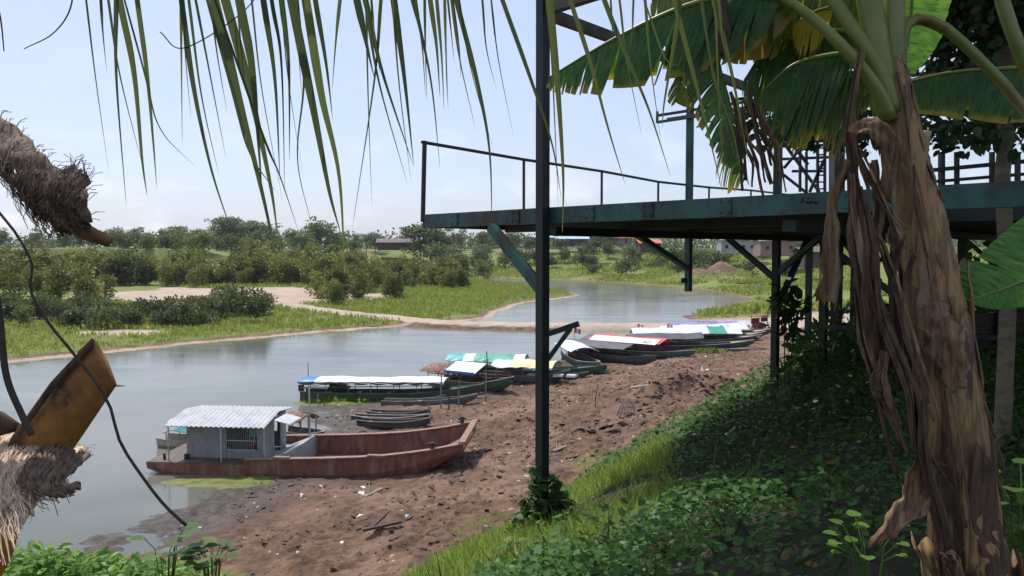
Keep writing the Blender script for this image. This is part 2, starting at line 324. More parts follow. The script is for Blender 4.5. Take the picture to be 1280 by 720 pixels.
def ground_mat():
    m, t, p, o = nodes('river_bank_ground')
    g = nd(t, 'NewGeometry'); pos = g.outputs['Position']
    a = nd(t, 'Attribute', attribute_name='zone'); s = nd(t, 'SeparateColor'); t.links.new(a.outputs['Color'], s.inputs[0])
    n_big = noise(t, pos, .35, 5); n_mid = noise(t, pos, 2.2, 6, .65); n_fine = noise(t, pos, 14, 5, .65)
    mudc = mixc(t, mrange(t, n_mid, .36, .62), (.205, .12, .077), (.11, .064, .042)); mudc = mixc(t, mrange(t, n_big, .45, .62), mudc, (.24, .148, .10)); mudc = mixc(t, mrange(t, noise(t, pos, .8, 6, .7), .52, .64, 0, .7), mudc, (.075, .049, .036))
    mudc = mixc(t, mrange(t, n_fine, .58, .72), mudc, (.27, .20, .16))
    wetc = mixc(t, mrange(t, n_mid, .4, .6), (.05, .038, .032), (.105, .082, .068)); mudc = mixc(t, s.outputs[2], mudc, wetc)
    n_pat = noise(t, pos, .12, 5); grc = mixc(t, mrange(t, n_pat, .38, .62), (.175, .215, .045), (.24, .235, .075)); grc = mixc(t, mrange(t, n_mid, .4, .65), grc, (.115, .145, .033))
    sandc = mixc(t, mrange(t, n_big, .35, .65), (.50, .40, .32), (.42, .31, .235)); sandc = mixc(t, mrange(t, n_mid, .52, .66), sandc, (.35, .26, .2))
    gf = mth(t, 'ADD', s.outputs[0], mth(t, 'MULTIPLY', mth(t, 'SUBTRACT', n_mid, .5), .9)); c = mixc(t, mrange(t, gf, .38, .62), mudc, grc)
    sf = mth(t, 'ADD', s.outputs[1], mth(t, 'MULTIPLY', mth(t, 'SUBTRACT', n_mid, .5), .6)); c = mixc(t, mrange(t, sf, .3, .6), c, sandc)
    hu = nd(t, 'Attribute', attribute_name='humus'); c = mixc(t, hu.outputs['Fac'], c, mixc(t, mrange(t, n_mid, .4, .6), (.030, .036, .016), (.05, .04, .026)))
    t.links.new(c, p.inputs['Base Color'])
    rg = mrange(t, s.outputs[2], .3, 1, .95, .45); t.links.new(rg, p.inputs['Roughness']); p.inputs['Specular IOR Level'].default_value = .3
    mudc2 = None; h = mth(t, 'ADD', mth(t, 'MULTIPLY', n_mid, .7), mth(t, 'MULTIPLY', n_fine, .34)); bump(t, p, h, 1.0, .2)
    return m
M['ground'] = ground_mat()
road = (ZONE[:, 1][FQ].mean(1) > .45)
def sub(name, F):
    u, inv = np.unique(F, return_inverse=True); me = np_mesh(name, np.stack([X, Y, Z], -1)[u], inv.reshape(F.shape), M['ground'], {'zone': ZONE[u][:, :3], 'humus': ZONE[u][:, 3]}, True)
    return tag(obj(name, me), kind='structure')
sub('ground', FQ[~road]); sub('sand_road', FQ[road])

def water_mat():
    m, t, p, o = nodes('river_water')
    g = nd(t, 'NewGeometry'); mpn = nd(t, 'Mapping'); mpn.inputs['Scale'].default_value = (.28, 1.0, 1); mpn.inputs['Rotation'].default_value = (0, 0, R(24)); t.links.new(g.outputs['Position'], mpn.inputs[0])
    n1 = noise(t, mpn.outputs[0], 1.7, 4, .55); n2 = noise(t, g.outputs['Position'], .06, 4, .5); n3 = noise(t, mpn.outputs[0], .35, 3, .5)
    c = mixc(t, mrange(t, n2, .35, .65), (.10, .108, .085), (.185, .18, .145)); t.links.new(c, p.inputs['Base Color'])
    p.inputs['IOR'].default_value = 1.33; t.links.new(mrange(t, n3, .35, .7, .1, .17), p.inputs['Roughness'])
    bump(t, p, mth(t, 'ADD', n1, mth(t, 'MULTIPLY', n3, 1.6)), .22, .03); return m
M['water'] = water_mat()
wb = MB(); wv = [(-900, -300, 0), (400, -300, 0), (400, 420, 0), (-900, 420, 0)]
xs = np.linspace(-170, 70, 25); ys = np.linspace(-30, 300, 34)
wb.add([(a, b, 0) for b in ys for a in xs], [(jj * 25 + ii, jj * 25 + ii + 1, (jj + 1) * 25 + ii + 1, (jj + 1) * 25 + ii) for jj in range(33) for ii in range(24)])
tag(wb.build('river_water', M['water'], smooth=True), kind='structure')
# ---------------------------------------------------------------- barge
def xf(o, p, q, z=0.0):
    """put an Empty at p looking along p->q"""
    o.location = (p[0], p[1], z); o.rotation_euler = (0, 0, math.atan2(q[1] - p[1], q[0] - p[0])); return o
P0, P1 = Vector((-16.3, 35.3)), Vector((-2.2, 34.0)); BL = (P1 - P0).length; BW = 4.1
bg_ = empty('cargo_barge', label='rust-red steel cargo barge with raised bow and zinc cabin at its stern, aground on mud', cat='barge')
xf(bg_, P0, P1)
def rings(st):
    # station: x, near/far inner-outer section  (closed loop, y from 0 near to BW far)
    r = []
    for x, kz, dz, gz, fz, ins in st:
        r.append([(x, ins, kz), (x, 0, dz), (x, 0, gz), (x, .16, gz), (x, .2, fz), (x, BW - .2, fz), (x, BW - .16, gz + .12), (x, BW, gz + .12), (x, BW, dz), (x, BW - ins, kz)])
    return r
mb = MB()
mb.loft(rings([(4.5, -.35, .1, .74, .05, .12), (6, -.35, .1, .79, .05, .12), (8, -.35, .15, .86, .05, .12), (9.6, -.3, .2, .95, .07, .14), (10.8, -.15, .35, 1.05, .1, .16), (11.9, .12, .6, 1.2, .3, .18), (12.9, .5, .95, 1.36, .68, .22), (14.25, 1.28, 1.42, 1.66, 1.4, .26)]))
# stern box under the cabin deck
mb.loft([[(x, .1, k), (x, 0, k + .3), (x, 0, z), (x, BW, z), (x, BW, k + .3), (x, BW - .1, k)] for x, k, z in ((-.05, .22, .5), (1.2, -.2, .5), (2.5, -.35, .5), (4.5, -.35, .5))])
hull = mb.build('hull', M['rust'], bg_)
mb = MB(); mb.box((2.25, BW / 2, .52), (4.5, BW - .06, .03)); mb.box((5.3, BW / 2 , .50), (1.6, BW - .5, .03)); mb.build('stern_deck', M['rustdeck'], bg_)
mb = MB()   # rubbing strakes along both gunwales, lighter worn edge
gz = [(4.5, .74), (6, .79), (8, .86), (9.6, .95), (10.8, 1.05), (11.9, 1.2), (12.9, 1.36), (14.28, 1.66)]
for y, a in ((-.03, 0), (BW + .03, .12)):
    for (xa, za), (xb, zb) in zip(gz, gz[1:]): mb.bar((xa, y + (.1 if y < 0 else -.1), za + a + .02), (xb, y + (.1 if y < 0 else -.1), zb + a + .02), .3, .05)
mb.bar((14.2, 0, 1.68), (14.2, BW, 1.78), .28, .14)
for x, z in ((6.2, .86), (10.4, 1.04)): mb.box((x, .05, z), (.7, .24, .1))
M['rustedge'] = mat('worn_rust_edge', (.30, .175, .13), .7, (.2, .1, .07), 5); mb.build('gunwale', M['rustedge'], bg_)
mb = MB(); mb.tube([(12.9, .1, 1.3), (12.9, .1, 1.68)], .09); mb.tube([(12.7, .1, 1.6), (13.1, .1, 1.6)], .05); mb.build('bollard', M['rail'], bg_)
mb = MB(); mb.tube([(13.6, BW - .1, 1.6), (13.6, BW - .1, 2.0)], .09); mb.tube([(13.4, BW - .1, 1.9), (13.8, BW - .1, 1.9)], .05); mb.build('bollard', M['rail'], bg_)
# cabin
CX0, CX1, CY0, CY1, CZ0 = 1.4, 5.15, .95, 3.25, .535
cab = empty('cabin', (0, 0, 0), parent=bg_)
def corr(mb, p, q, z0, z1, step=.09, amp=.018, thick=.02):
    """corrugated sheet standing between p and q"""
    p, q = Vector((*p, 0)), Vector((*q, 0)); L = (q - p).length; t = (q - p) / L; n = Vector((t.y, -t.x, 0)); k = max(2, int(L / step * 2)); A = []; 
    for i in range(k + 1):
        b = p + t * (L * i / k) + n * (amp if i % 2 else -amp); A.append(b)
    vs = [(*a.xy, z0) for a in A] + [(*a.xy, z1) for a in A] ; n1 = k + 1
    back = [(*(a - n * thick).xy, z0) for a in A] + [(*(a - n * thick).xy, z1) for a in A]
    mb.add(vs + back, [(i, i + 1, n1 + i + 1, n1 + i) for i in range(k)] + [(2 * n1 + i + 1, 2 * n1 + i, 3 * n1 + i, 3 * n1 + i + 1) for i in range(k)])
zc = 2.12; wx0, wx1, wz0, wz1 = 3.25, 4.7, .9, 1.98
mb = MB(); corr(mb, (CX0, CY0), (wx0, CY0), CZ0, zc); corr(mb, (wx0, CY0), (wx1, CY0), CZ0, wz0); corr(mb, (wx1, CY0), (CX1, CY0), CZ0, zc); corr(mb, (wx0, CY0), (wx1, CY0), wz1, zc)
corr(mb, (CX1, CY0), (CX1, CY0 + .9), CZ0, 2.2); corr(mb, (CX1, CY0 + 1.7), (CX1, CY1), CZ0, 2.3); corr(mb, (CX1, CY0 + .9), (CX1, CY0 + 1.7), 2.05, 2.24)
corr(mb, (CX1, CY1), (4.75, CY1), CZ0, 2.33); corr(mb, (3.6, CY1), (CX0, CY1), CZ0, 2.33); corr(mb, (4.75, CY1), (3.6, CY1), CZ0, 1.3); corr(mb, (CX0, CY1), (CX0, CY0), CZ0, 2.15); mb.build('wall', M['zincwall'], cab)
mb = MB()
for k in range(15): mb.tube([(wx0 + .09 * k + .02, CY0, wz0), (wx0 + .09 * k + .02, CY0, wz1)], .012, 5)
for z in (wz0 + .03, wz1 - .03, 1.35): mb.bar((wx0, CY0, z), (wx1, CY0, z), .03, .04)
mb.build('window_grille', M['metalpost'], cab)
mb = MB(); mb.box((4.32, CY0 + .4, 1.72), (.62, .03, .5)); mb.build('curtain', M['aqua'], cab)
mb = MB(); mb.box((4.1, CY0 + .33, 1.74), (.1, .04, .4)); mb.build('hanging_coat', M['black'], cab)
mb = MB()   # corrugated lean-to roof
k = 40; x0, x1 = .7, 5.3
pr = lambda i: (.03 if i % 2 else -.03)
for ya, za, yb, zb in ((.25, 2.1, 2.1, 2.5), (2.1, 2.5, 3.75, 2.34)):
    for s_, off in ((0, .02), (1, -.012)):
        A = [(x0 + (x1 - x0) * i / k, ya, za + pr(i) + off) for i in range(k + 1)]; B = [(x0 + (x1 - x0) * i / k, yb, zb + pr(i) + off) for i in range(k + 1)]
        mb.add(A + B, [((i, i + 1, k + 2 + i, k + 1 + i) if not s_ else (i + 1, i, k + 1 + i, k + 2 + i)) for i in range(k)])
mb.build('roof', M['zinc'], cab)
mb = MB(); mb.box((5.86, 1.7, 2.22), (.75, 1.5, .03), M=Matrix.Rotation(R(14), 3, 'Y')); mb.build('door_awning', M['zinc'], cab)
mb = MB(); mb.box((CX1 - .4, CY0 + 1.3, 1.3), (.03, .75, 1.5)); mb.build('dark_doorway', M['interior'], cab)
for x, y in ((.85, .32), (3.3, .32), (5.3, .32), (.85, 3.6)):
    mb = MB(); mb.tube([(x, y, .53), (x, y, 2.1)], .035); mb.build('veranda_post', M['metalpost'], cab)
# sloping plate between cabin and hold
mb = MB(); mb.loft([[(4.52, y, .52), (5.2, y, .52), (6.45, y, 1.02), (6.45, y, .06), (4.52, y, .06)] for y in (.9, BW - .17)]); mb.build('hold_bulkhead', M['zincwall'], bg_)
mb = MB(); mb.tube([(6.25, 3.5, .9), (6.25, 3.5, 3.35)], .04); mb.tube([(6.25, 3.5, 3.3), (6.6, 3.4, 3.5)], .02); mb.tube([(6.45, 3.5, .9), (6.7, 3.45, 3.1)], .015); mb.build('mast', M['metalpost'], bg_)
mb = MB(); mb.box((6.62, 3.4, 3.5), (.3, .1, .06)); mb.build('mast_lamp', M['metalpost'], bg_)
for x, y, h_, r_ in ((.55, .5, .8, .06), (1.5, .7, .75, .12)):
    mb = MB(); mb.tube([(x, y, .53), (x, y, h_)], r_); mb.build('mooring_bitt', M['black_rubber'], bg_)

# ---------------------------------------------------------------- boats
def wave(mb, secs, m=0): mb.loft(secs, closed=True, cap=True, m=m)
def boat(name, cat, label, stern, bow, beam, hullm, rise=.55, side=.5, zs=0.0, zb=.15, roof=None, rim='palewood', floor='darkwood', inner=None, group=None, motor=False, benches=0, deckm=None, tilt=0, bowcol=None):
    s, b = Vector(stern[:2]), Vector(bow[:2]); L = (b - s).length
    o = empty(name, label=label, cat=cat, group=group); xf(o, s, b, zs)
    o.rotation_euler = (R(tilt), -math.atan2(zb - zs, L), math.atan2(b.y - s.y, b.x - s.x))
    n = 22; out_ = []; hw = []
    for i in range(n + 1):
        u = i / n; x = u * L
        wd = beam / 2 * min(1, .72 + .28 * min(1, u / .25)) * (1 if u < .55 else max(.13, 1 - ((u - .55) / .45) ** 2.2 * .9))
        sh = side + rise * max(0, (u - .5) / .5) ** 2 + .06 * max(0, (.2 - u) / .2); ke = -.12 + (rise + side * .62) * max(0, (u - .72) / .28) ** 1.7
        hw.append((x, wd, sh)); fl = max(ke + .07, .04 + (sh - .25) * max(0, (u - .8) / .2)); fl = min(fl, sh - .08); t = .05
        wi = max(.03, wd - t)
        out_.append([(x, -wd * .66, ke), (x, -wd * .93, ke + (sh - ke) * .45), (x, -wd, sh), (x, -wi, sh), (x, -wi * .8, fl), (x, wi * .8, fl), (x, wi, sh), (x, wd, sh), (x, wd * .93, ke + (sh - ke) * .45), (x, wd * .66, ke)])
    mb = MB(); mb.loft(out_[: n - (4 if bowcol else 0) + 1])
    mb.build('hull', M[hullm], o)
    if bowcol: mb = MB(); mb.loft(out_[n - 4:]); mb.build('bow', M[bowcol], o)
    mb = MB()
    for sg in (-1, 1):
        for (xa, wa, za), (xb, wb_, zb_) in zip(hw, hw[1:]): mb.bar((xa, sg * wa, za + .012), (xb, sg * wb_, zb_ + .012), .075, .05)
    mb.bar((L, -hw[-1][1], hw[-1][2]), (L, hw[-1][1], hw[-1][2]), .09, .06)
    mb.build('gunwale', M[rim], o)
    mb = MB()
    for i in range(n - 4):
        (xa, wa, za), (xb, wb_, zb_) = hw[i], hw[i + 1]; mb.add([(xa, -wa * .7, .09), (xb, -wb_ * .7, .09), (xb, wb_ * .7, .09), (xa, wa * .7, .09)], [(0, 1, 2, 3)])
    mb.build('floor', M[floor], o)
    W = lambda u: float(np.interp(u * L, [h[0] for h in hw], [h[1] for h in hw])); S = lambda u: float(np.interp(u * L, [h[0] for h in hw], [h[2] for h in hw]))
    for k in range(benches):
        u = .14 + .5 * k / max(1, benches - 1) if benches > 1 else .4
        mb = MB(); mb.bar((u * L, -W(u) * .92, side * .72), (u * L, W(u) * .92, side * .72), .26, .04); mb.build('bench', M['wood' if not inner else inner], o)
    # foredeck
    mb = MB(); k0 = n - 4
    for i in range(k0, n):
        (xa, wa, za), (xb, wb_, zb_) = hw[i], hw[i + 1]; mb.add([(xa, -wa * .93, za - .03), (xb, -wb_ * .93, zb_ - .03), (xb, wb_ * .93, zb_ - .03), (xa, wa * .93, za - .03)], [(0, 1, 2, 3)])
    mb.build('foredeck', M[deckm or rim], o)
    if motor:
        mb = MB(); mb.box((-.12, 0, side + .22), (.32, .26, .42)); mb.tube([(-.15, 0, side), (-.2, 0, -.3)], .05, 6); mb.tube([(.05, 0, side + .15), (.6, .1, side + .3)], .02, 6); mb.build('outboard_motor', M['black_rubber'], o, bevel=.04)
    if roof:
        r = dict(u0=.05, u1=.7, h=1.75, arch=.18, over=.14, kind='arch', secs=[(0, 1, 'white')], posts=5, rail=True, fringe=False, slope=0); r.update(roof)
        u0, u1, h, over = r['u0'], r['u1'], r['h'], r['over']; hb = beam / 2 + over
        def sec(u, up):
            x = u * L; zz = h + r['slope'] * (u - u0) * L + .02 * math.sin(u * 37) + .035 * math.sin(u * 13 + L)  ; ww = hb * (1 if r.get('full', 1) else W(u) / (beam / 2))
            if r['kind'] == 'gable': pts = [(-ww, zz - .02), (-ww * .5, zz + r['arch'] * .52), (0, zz + r['arch']), (ww * .5, zz + r['arch'] * .52), (ww, zz - .02)]
            else: pts = [(-ww + 2 * ww * k / 8, zz + r['arch'] * (1 - (2 * k / 8 - 1) ** 2) - (.09 if k in (0, 8) else 0) * abs(math.sin(u * L * 3.1))) for k in range(9)]
            return [(x, y, z) for y, z in pts] + [(x, y, z - .04) for y, z in reversed(pts)]
        for a, b_, mm in r['secs']:
            m2 = max(2, int((b_ - a) * (u1 - u0) * L / .35)); mb = MB(); ua = u0 + (u1 - u0) * a; ub = u0 + (u1 - u0) * b_
            mb.loft([sec(ua + (ub - ua) * i / m2, 0) for i in range(m2 + 1)]); ro = mb.build('roof', M[mm], o)
            if mm == 'thatch':
                mb = MB(); q = random.Random(3)
                for c in range(520):
                    u = q.uniform(ua - .012, ub + .01); f = q.uniform(-1, 1); x, y = u * L, f * hb * 1.05; zz = h + r['arch'] * (1 - f * f) + .03
                    dy = q.uniform(.15, .3) * (1 if f > 0 else -1); mb.add([(x - .05, y, zz), (x + .05, y, zz), (x + q.uniform(-.1, .1), y + dy, zz - .05 - .5 * abs(f) * abs(dy))], [(0, 1, 2)])
                mb.build('thatch_fringe', M['thatch'], ro)
        npst = r['posts']
        for k in range(npst):
            u = u0 + (u1 - u0) * (.03 + .94 * k / (npst - 1))
            for sg in (-1, 1):
                mb = MB(); mb.tube([(u * L, sg * W(u) * .95, S(u) - .02), (u * L, sg * (W(u) * .95), h - .01 + r['slope'] * (u - u0) * L)], .028, 6); mb.build('roof_post', M[r.get('postm', 'wood')], o)
        if r['rail']:
            mb = MB()
            for sg in (-1, 1):
                mb.bar((u0 * L, sg * W(u0) * .97, side + .34), (u1 * L, sg * W(min(u1, .6)) * .97, S(u1) + .36), .03, .05)
            mb.build('side_rail', M[r.get('railm', r.get('postm', 'wood'))], o)
        if r.get('slats'):
            mb = MB()
            for sg in (-1, 1):
                for k in range(int((u1 - u0) * L / .3)):
                    u = u0 + .3 * k / L; mb.bar((u * L, sg * W(u) * .96, S(u)), (u * L, sg * W(u) * .96, h - .03), .03, .03)
                mb.bar((u0 * L, sg * W(u0) * .96, side + .72), (u1 * L, sg * W(min(u1, .6)) * .96, side + .75), .03, .06)
            mb.build('side_slats', M[r['slats']], o)
        if r['fringe']:
            mb = MB()
            for sg in (-1, 1):
                k = int((u1 - u0) * L / .16); A = []; B = []
                for i in range(k + 1):
                    u = u0 + (u1 - u0) * i / k; A.append((u * L, sg * hb * .97, h - .02)); B.append((u * L, sg * hb * .93, h - .13 - .12 * abs(math.sin(i * .42))))
                mb.add(A + B, [(i, i + 1, k + 2 + i, k + 1 + i) for i in range(k)])
            mb.build('canopy_fringe', M['hullgrey'], o)
    return o
def pole(parent, x, y, z0, z1, name='pole', m='wood', r=.03):
    mb = MB(); mb.tube([(x, y, z0), (x + .02, y, z1)], r, 6); return mb.build(name, M[m], parent)
W2 = lambda px, py, z=0.0: gp(px, py, z).xy
# nearest roofed boat: white canopy with blue end
bo = boat('passenger_boat', 'boat', 'green riverboat with long flat white canopy, blue at the stern, just behind the red barge', W2(379, 500, -.05), W2(604, 484, 1.0), 1.7, 'hullgreen', .55, .55, 0, .12,
     dict(u0=.0, u1=.8, h=1.38, arch=.1, over=.2, secs=[(0, .115, 'bluetarp'), (.115, 1, 'white')], posts=7, fringe=True), rim='hullgrey', motor=True, deckm='hullgreen', benches=4)
mb = MB(); mb.box((2.5, 0, .8), (1.3, .9, .12)); mb.box((2.0, 0, 1.1), (.16, .8, .6)); mb.box((2.4, 0, 1.1), (.16, .8, .6)); mb.box((2.8, 0, 1.1), (.16, .8, .6)); mb.build('seat_backs', M['interior'], bo)
pole(bo, .05, .9, .5, 2.3, 'flag_pole', 'darkwood', .025)
# thatched boat
bo = boat('passenger_boat', 'boat', 'riverboat with reddish thatched stern roof and pale blue gable sheet over a red interior', W2(548, 480, 0), W2(642, 481, .8), 1.9, 'hullgreen', .5, .6, 0, .25,
     dict(u0=-.06, u1=.47, h=1.22, arch=.3, over=.28, secs=[(0, 1, 'thatch')], posts=4), floor='redwood', inner='redwood', rim='palewood', deckm='wood', benches=3, tilt=3)
L_ = (W2(642, 481, .8) - W2(548, 480, 0)).length
mb = MB(); mb.loft([[(x, -1.25, 1.34), (x, 0, 1.86), (x, 1.25, 1.34), (x, 1.25, 1.3), (x, 0, 1.82), (x, -1.25, 1.3)] for x in (L_ * .28, L_ * .68)]); ro = mb.build('roof', M['paleblue'], bo)
mb = MB(); mb.bar((L_ * .28, -1.27, 1.34), (L_ * .68, -1.27, 1.34), .05, .16); mb.build('roof_edge', M['bluetarp'], ro)
for y in (-.8, .8): pole(bo, L_ * .66, y, .6, 1.5, 'roof_post', 'darkwood')
pole(bo, L_ * .69, 0, .6, 2.75, 'roof_post', 'darkwood', .035)
mb = MB()
for y in (-.78, .78): mb.bar((L_ * .42, y, 1.2), (L_ * .8, y * .8, .98), .04, .07)
mb.build('side_rail', M['redwood'], bo)
# yellow roofed
bo = boat('passenger_boat', 'boat', 'long grey-sided riverboat under a pale yellow and white canopy, past the thatched boat', W2(600, 476, 0), W2(712, 471, .75), 1.9, 'hullgrey', .4, .6, 0, .25,
     dict(u0=.2, u1=.88, h=1.32, arch=.34, over=.25, secs=[(0, .28, 'white'), (.28, 1, 'yellow')], posts=5), rim='wood', benches=4, bowcol='hullgreen')
for k in range(4):
    mb = MB(); mb.loft([[(4.2 + k * 1.0 + dx, y, .58 + .14 * s) for y, s in ((-.8, 0), (-.75, 1), (-.4, 1.3), (-.1, 1), (0, 0))] for dx in (0, .3, .7)]); mb.build('tarp_bundle', M['cushion'], bo)
# teal/green roofed
bo = boat('passenger_boat', 'boat', 'riverboat with teal and green canopy and long green bow, behind the yellow-roofed boat', W2(562, 469, 0), W2(759, 462, .8), 1.9, 'hullgreen', .35, .55, 0, .25,
     dict(u0=.0, u1=.5, h=1.35, arch=.36, over=.25, secs=[(0, .22, 'teal'), (.22, .36, 'paleblue'), (.36, .86, 'green'), (.86, 1, 'white')], posts=5), rim='hullgreen', floor='teal', benches=4, deckm='hullgreen')
mb = MB(); mb.box((6.9, 0, .48), (2.0, 1.3, .1)); mb.build('cargo_cover', M['teal'], bo)
# white tarp short boat
bo = boat('passenger_boat', 'boat', 'short riverboat heading ashore under a white sheet canopy, red rails in front', W2(709, 446, 0), W2(748, 459, .7), 1.8, 'hulldark', .35, .55, 0, .2,
     dict(u0=.0, u1=.62, h=1.3, arch=.32, over=.3, secs=[(0, 1, 'white')], posts=3, postm='redwood'), rim='palewood', inner='redwood', floor='redwood', benches=2)
for y in (-.7, .7):
    mb = MB(); mb.bar((3.2, y, 1.1), (5.2, y * .7, .9), .05, .08); mb.build('side_rail', M['redwood'], bo)
# black roof boat near
boat('passenger_boat', 'boat', 'dark grey riverboat with a long black tarpaulin roof, beached in front of the red-roofed boat', W2(716, 445, 0), W2(820, 453, .7), 1.9, 'hulldark', .3, .65, 0, .3,
     dict(u0=-.05, u1=.76, h=1.32, arch=.36, over=.3, kind='gable', secs=[(0, 1, 'black')], posts=6, slats='darkwood', postm='darkwood'), rim='hullgrey', benches=4, deckm='hullgrey')
bo = boat('passenger_boat', 'boat', 'riverboat with bright red and white tarpaulin roof and red rails, between two black-roofed boats', W2(742, 440, 0), W2(868, 445, .8), 1.9, 'hullgreen', .4, .6, 0, .3,
     dict(u0=-.05, u1=.76, h=1.42, arch=.4, over=.3, kind='gable', secs=[(0, .1, 'black'), (.1, 1, 'red')], posts=6, slats='redwood', postm='redwood'), rim='palewood', floor='redwood', inner='redwood', benches=4)
Lr = (W2(868, 445, .8) - W2(742, 440, 0)).length
mb = MB(); mb.loft([[(u * Lr, -1.4, 1.345), (u * Lr, -.58, 1.755), (u * Lr, -.58, 1.775), (u * Lr, -1.42, 1.37)] for u in (.06, .2, .4, .6, .735)]); ro = mb.build('white_roof_sheet', M['white'], bo)
tx = bpy.data.curves.new('roof_lettering', 'FONT'); tx.body = 'ACI'; tx.size = .55; tx.extrude = .004
# three scrawled capitals on the white sheet
to = bpy.data.objects.new('roof_lettering', tx); col.objects.link(to); to.parent = bo; to.location = (Lr * .6, -1.3, 1.44); to.rotation_euler = (R(28), 0, 0); tx.materials.append(M['hullgrey'])
boat('passenger_boat', 'boat', 'riverboat with black gable roof and navy hull, its bow in a grass clump', W2(790, 439, 0), W2(942, 430, .8), 1.9, 'hullblue', .35, .6, 0, .25,
     dict(u0=-.05, u1=.58, h=1.32, arch=.42, over=.3, kind='gable', secs=[(0, 1, 'black')], posts=5, slats='darkwood', postm='wood'), rim='palewood', benches=4, bowcol='hullgreen')
bo = boat('passenger_boat', 'boat', 'long riverboat with a wide white canopy and green patch at its front end', W2(794, 433, 0), W2(952, 423, .8), 2.0, 'hulldark', .35, .6, 0, .25,
     dict(u0=-.03, u1=.82, h=1.3, arch=.6, over=.35, kind='gable', secs=[(0, .70, 'white'), (.70, .86, 'green'), (.86, 1, 'white')], posts=6), rim='palewood', benches=4)
bo2 = boat('passenger_boat', 'boat', 'white-roofed riverboat with coloured rags along its ridge, beside the violet roof', W2(828, 430, 0), W2(956, 419, .8), 2.0, 'hulldark', .35, .6, 0, .25,
     dict(u0=-.03, u1=.80, h=1.4, arch=.55, over=.35, kind='gable', secs=[(0, 1, 'white')], posts=5), rim='palewood', benches=3)
q = random.Random(5)
for k in range(8):
    mb = MB(); x = 4 + k * .75; y = -1 + q.uniform(0, .6); zz = 1.5 + .5 * (1 - abs(y)); mb.box((x, y, zz + .03), (.3, .3, .03), M=Matrix.Rotation(R(26), 3, 'X')); mb.build('hung_rag', M[q.choice(['red', 'purple', 'aqua', 'cushion', 'bluetarp'])], bo2)
boat('passenger_boat', 'boat', 'farthest riverboat of the row, with a violet-blue roof', W2(838, 425, 0), W2(966, 415, .8), 2.0, 'hulldark', .35, .6, 0, .25,
     dict(u0=0, u1=.76, h=1.5, arch=.4, over=.3, kind='gable', secs=[(0, .85, 'purple'), (.85, 1, 'cushion')], posts=5), rim='palewood', benches=3)
# boats moored beyond the barge
boat('passenger_boat', 'boat', 'small boat covered with a turquoise tarpaulin, partly hidden behind the barge cabin', W2(203, 556, 0), W2(300, 552, .3), 1.5, 'palewood', .2, .4, 0, 0,
     dict(u0=.12, u1=.8, h=.95, arch=.45, over=.02, secs=[(0, .2, 'cushion'), (.2, 1, 'aqua')], posts=3, rail=False))
boat('passenger_boat', 'boat', 'small boat with a little thatched roof showing past the barge mast', W2(354, 543, 0), W2(404, 542, .4), 1.2, 'hulldark', .15, .35, 0, .0,
     dict(u0=.22, u1=.66, h=1.05, arch=.26, over=.05, secs=[(0, 1, 'thatch')], posts=3, rail=False))
# dugout canoes
GC = 'dugout canoes beached behind the barge'
boat('dugout_canoe', 'canoe', 'longest grey dugout canoe, nearest the white-canopied boat, bow up on the mud', W2(478, 508, 0), W2(597, 497, .7), .95, 'hullgrey', .28, .34, 0, .3, rim='wood', benches=3, group=GC)
boat('dugout_canoe', 'canoe', 'grey canoe with a pale rim lying just behind the longest canoe', W2(476, 502, 0), W2(556, 497, .45), .85, 'hullgrey', .2, .3, .02, .1, rim='palewood', benches=2, group=GC)
boat('dugout_canoe', 'canoe', 'dark canoe with a white bundle in it, middle of the three beside the barge', W2(462, 521, 0), W2(538, 514, .6), .85, 'hulldark', .2, .32, 0, .2, rim='wood', benches=2, group=GC)
boat('dugout_canoe', 'canoe', 'thin worn canoe with flat stern plank, second from the barge', W2(442, 526, 0), W2(536, 520, .6), .8, 'hulldark', .2, .3, 0, .2, rim='palewood', benches=2, group=GC)
boat('dugout_canoe', 'canoe', 'dark grey canoe lying nearest to the barge side', W2(449, 532, .05), W2(538, 526, .6), .85, 'hulldark', .22, .34, .02, .2, rim='wood', benches=2, group=GC)
boat('dugout_canoe', 'canoe', 'dark low canoe beached beside the steel post, below the green-bowed boat', W2(668, 472, .2), W2(735, 469, .6), .95, 'hulldark', .2, .34, .15, .3, rim='hullgrey', benches=2)
boat('dugout_canoe', 'canoe', 'tiny canoe stub aground in front of the green bow', W2(742, 470, .25), W2(768, 465, .5), .75, 'hulldark', .12, .28, .3, .3, rim='wood', benches=1)
boat('dugout_canoe', 'canoe', 'dark canoe half hidden in grass below the navy boat\'s bow', W2(905, 442, .4), W2(957, 440, .6), .85, 'hulldark', .15, .3, .45, .5, rim='hullgreen', benches=2)
# red and white flags at the boats' sterns
for k, (px, py, lb) in enumerate([(797, 418, 'red and white flag at the left end of the white-roofed boat'), (834, 418, 'red and white flag in front of the violet roof'), (718, 424, 'small red and white pennant at the stern of the black-roofed boat')]):
    p = gp(px, py + 7, .5); f = empty('small_flag', p, .5, lb, 'flag'); mb = MB(); mb.tube([(0, 0, -.6), (0, 0, 1.75)], .03, 6); mb.build('flag_pole', M['wood'], f)
    for i, mm in enumerate(('red', 'white', 'red')):
        mb = MB(); mb.box((.14 + .24 * i, .02 * i, 1.45 - .08 * i), (.24, .02, .5)); mb.build('flag_stripe', M[mm], f)
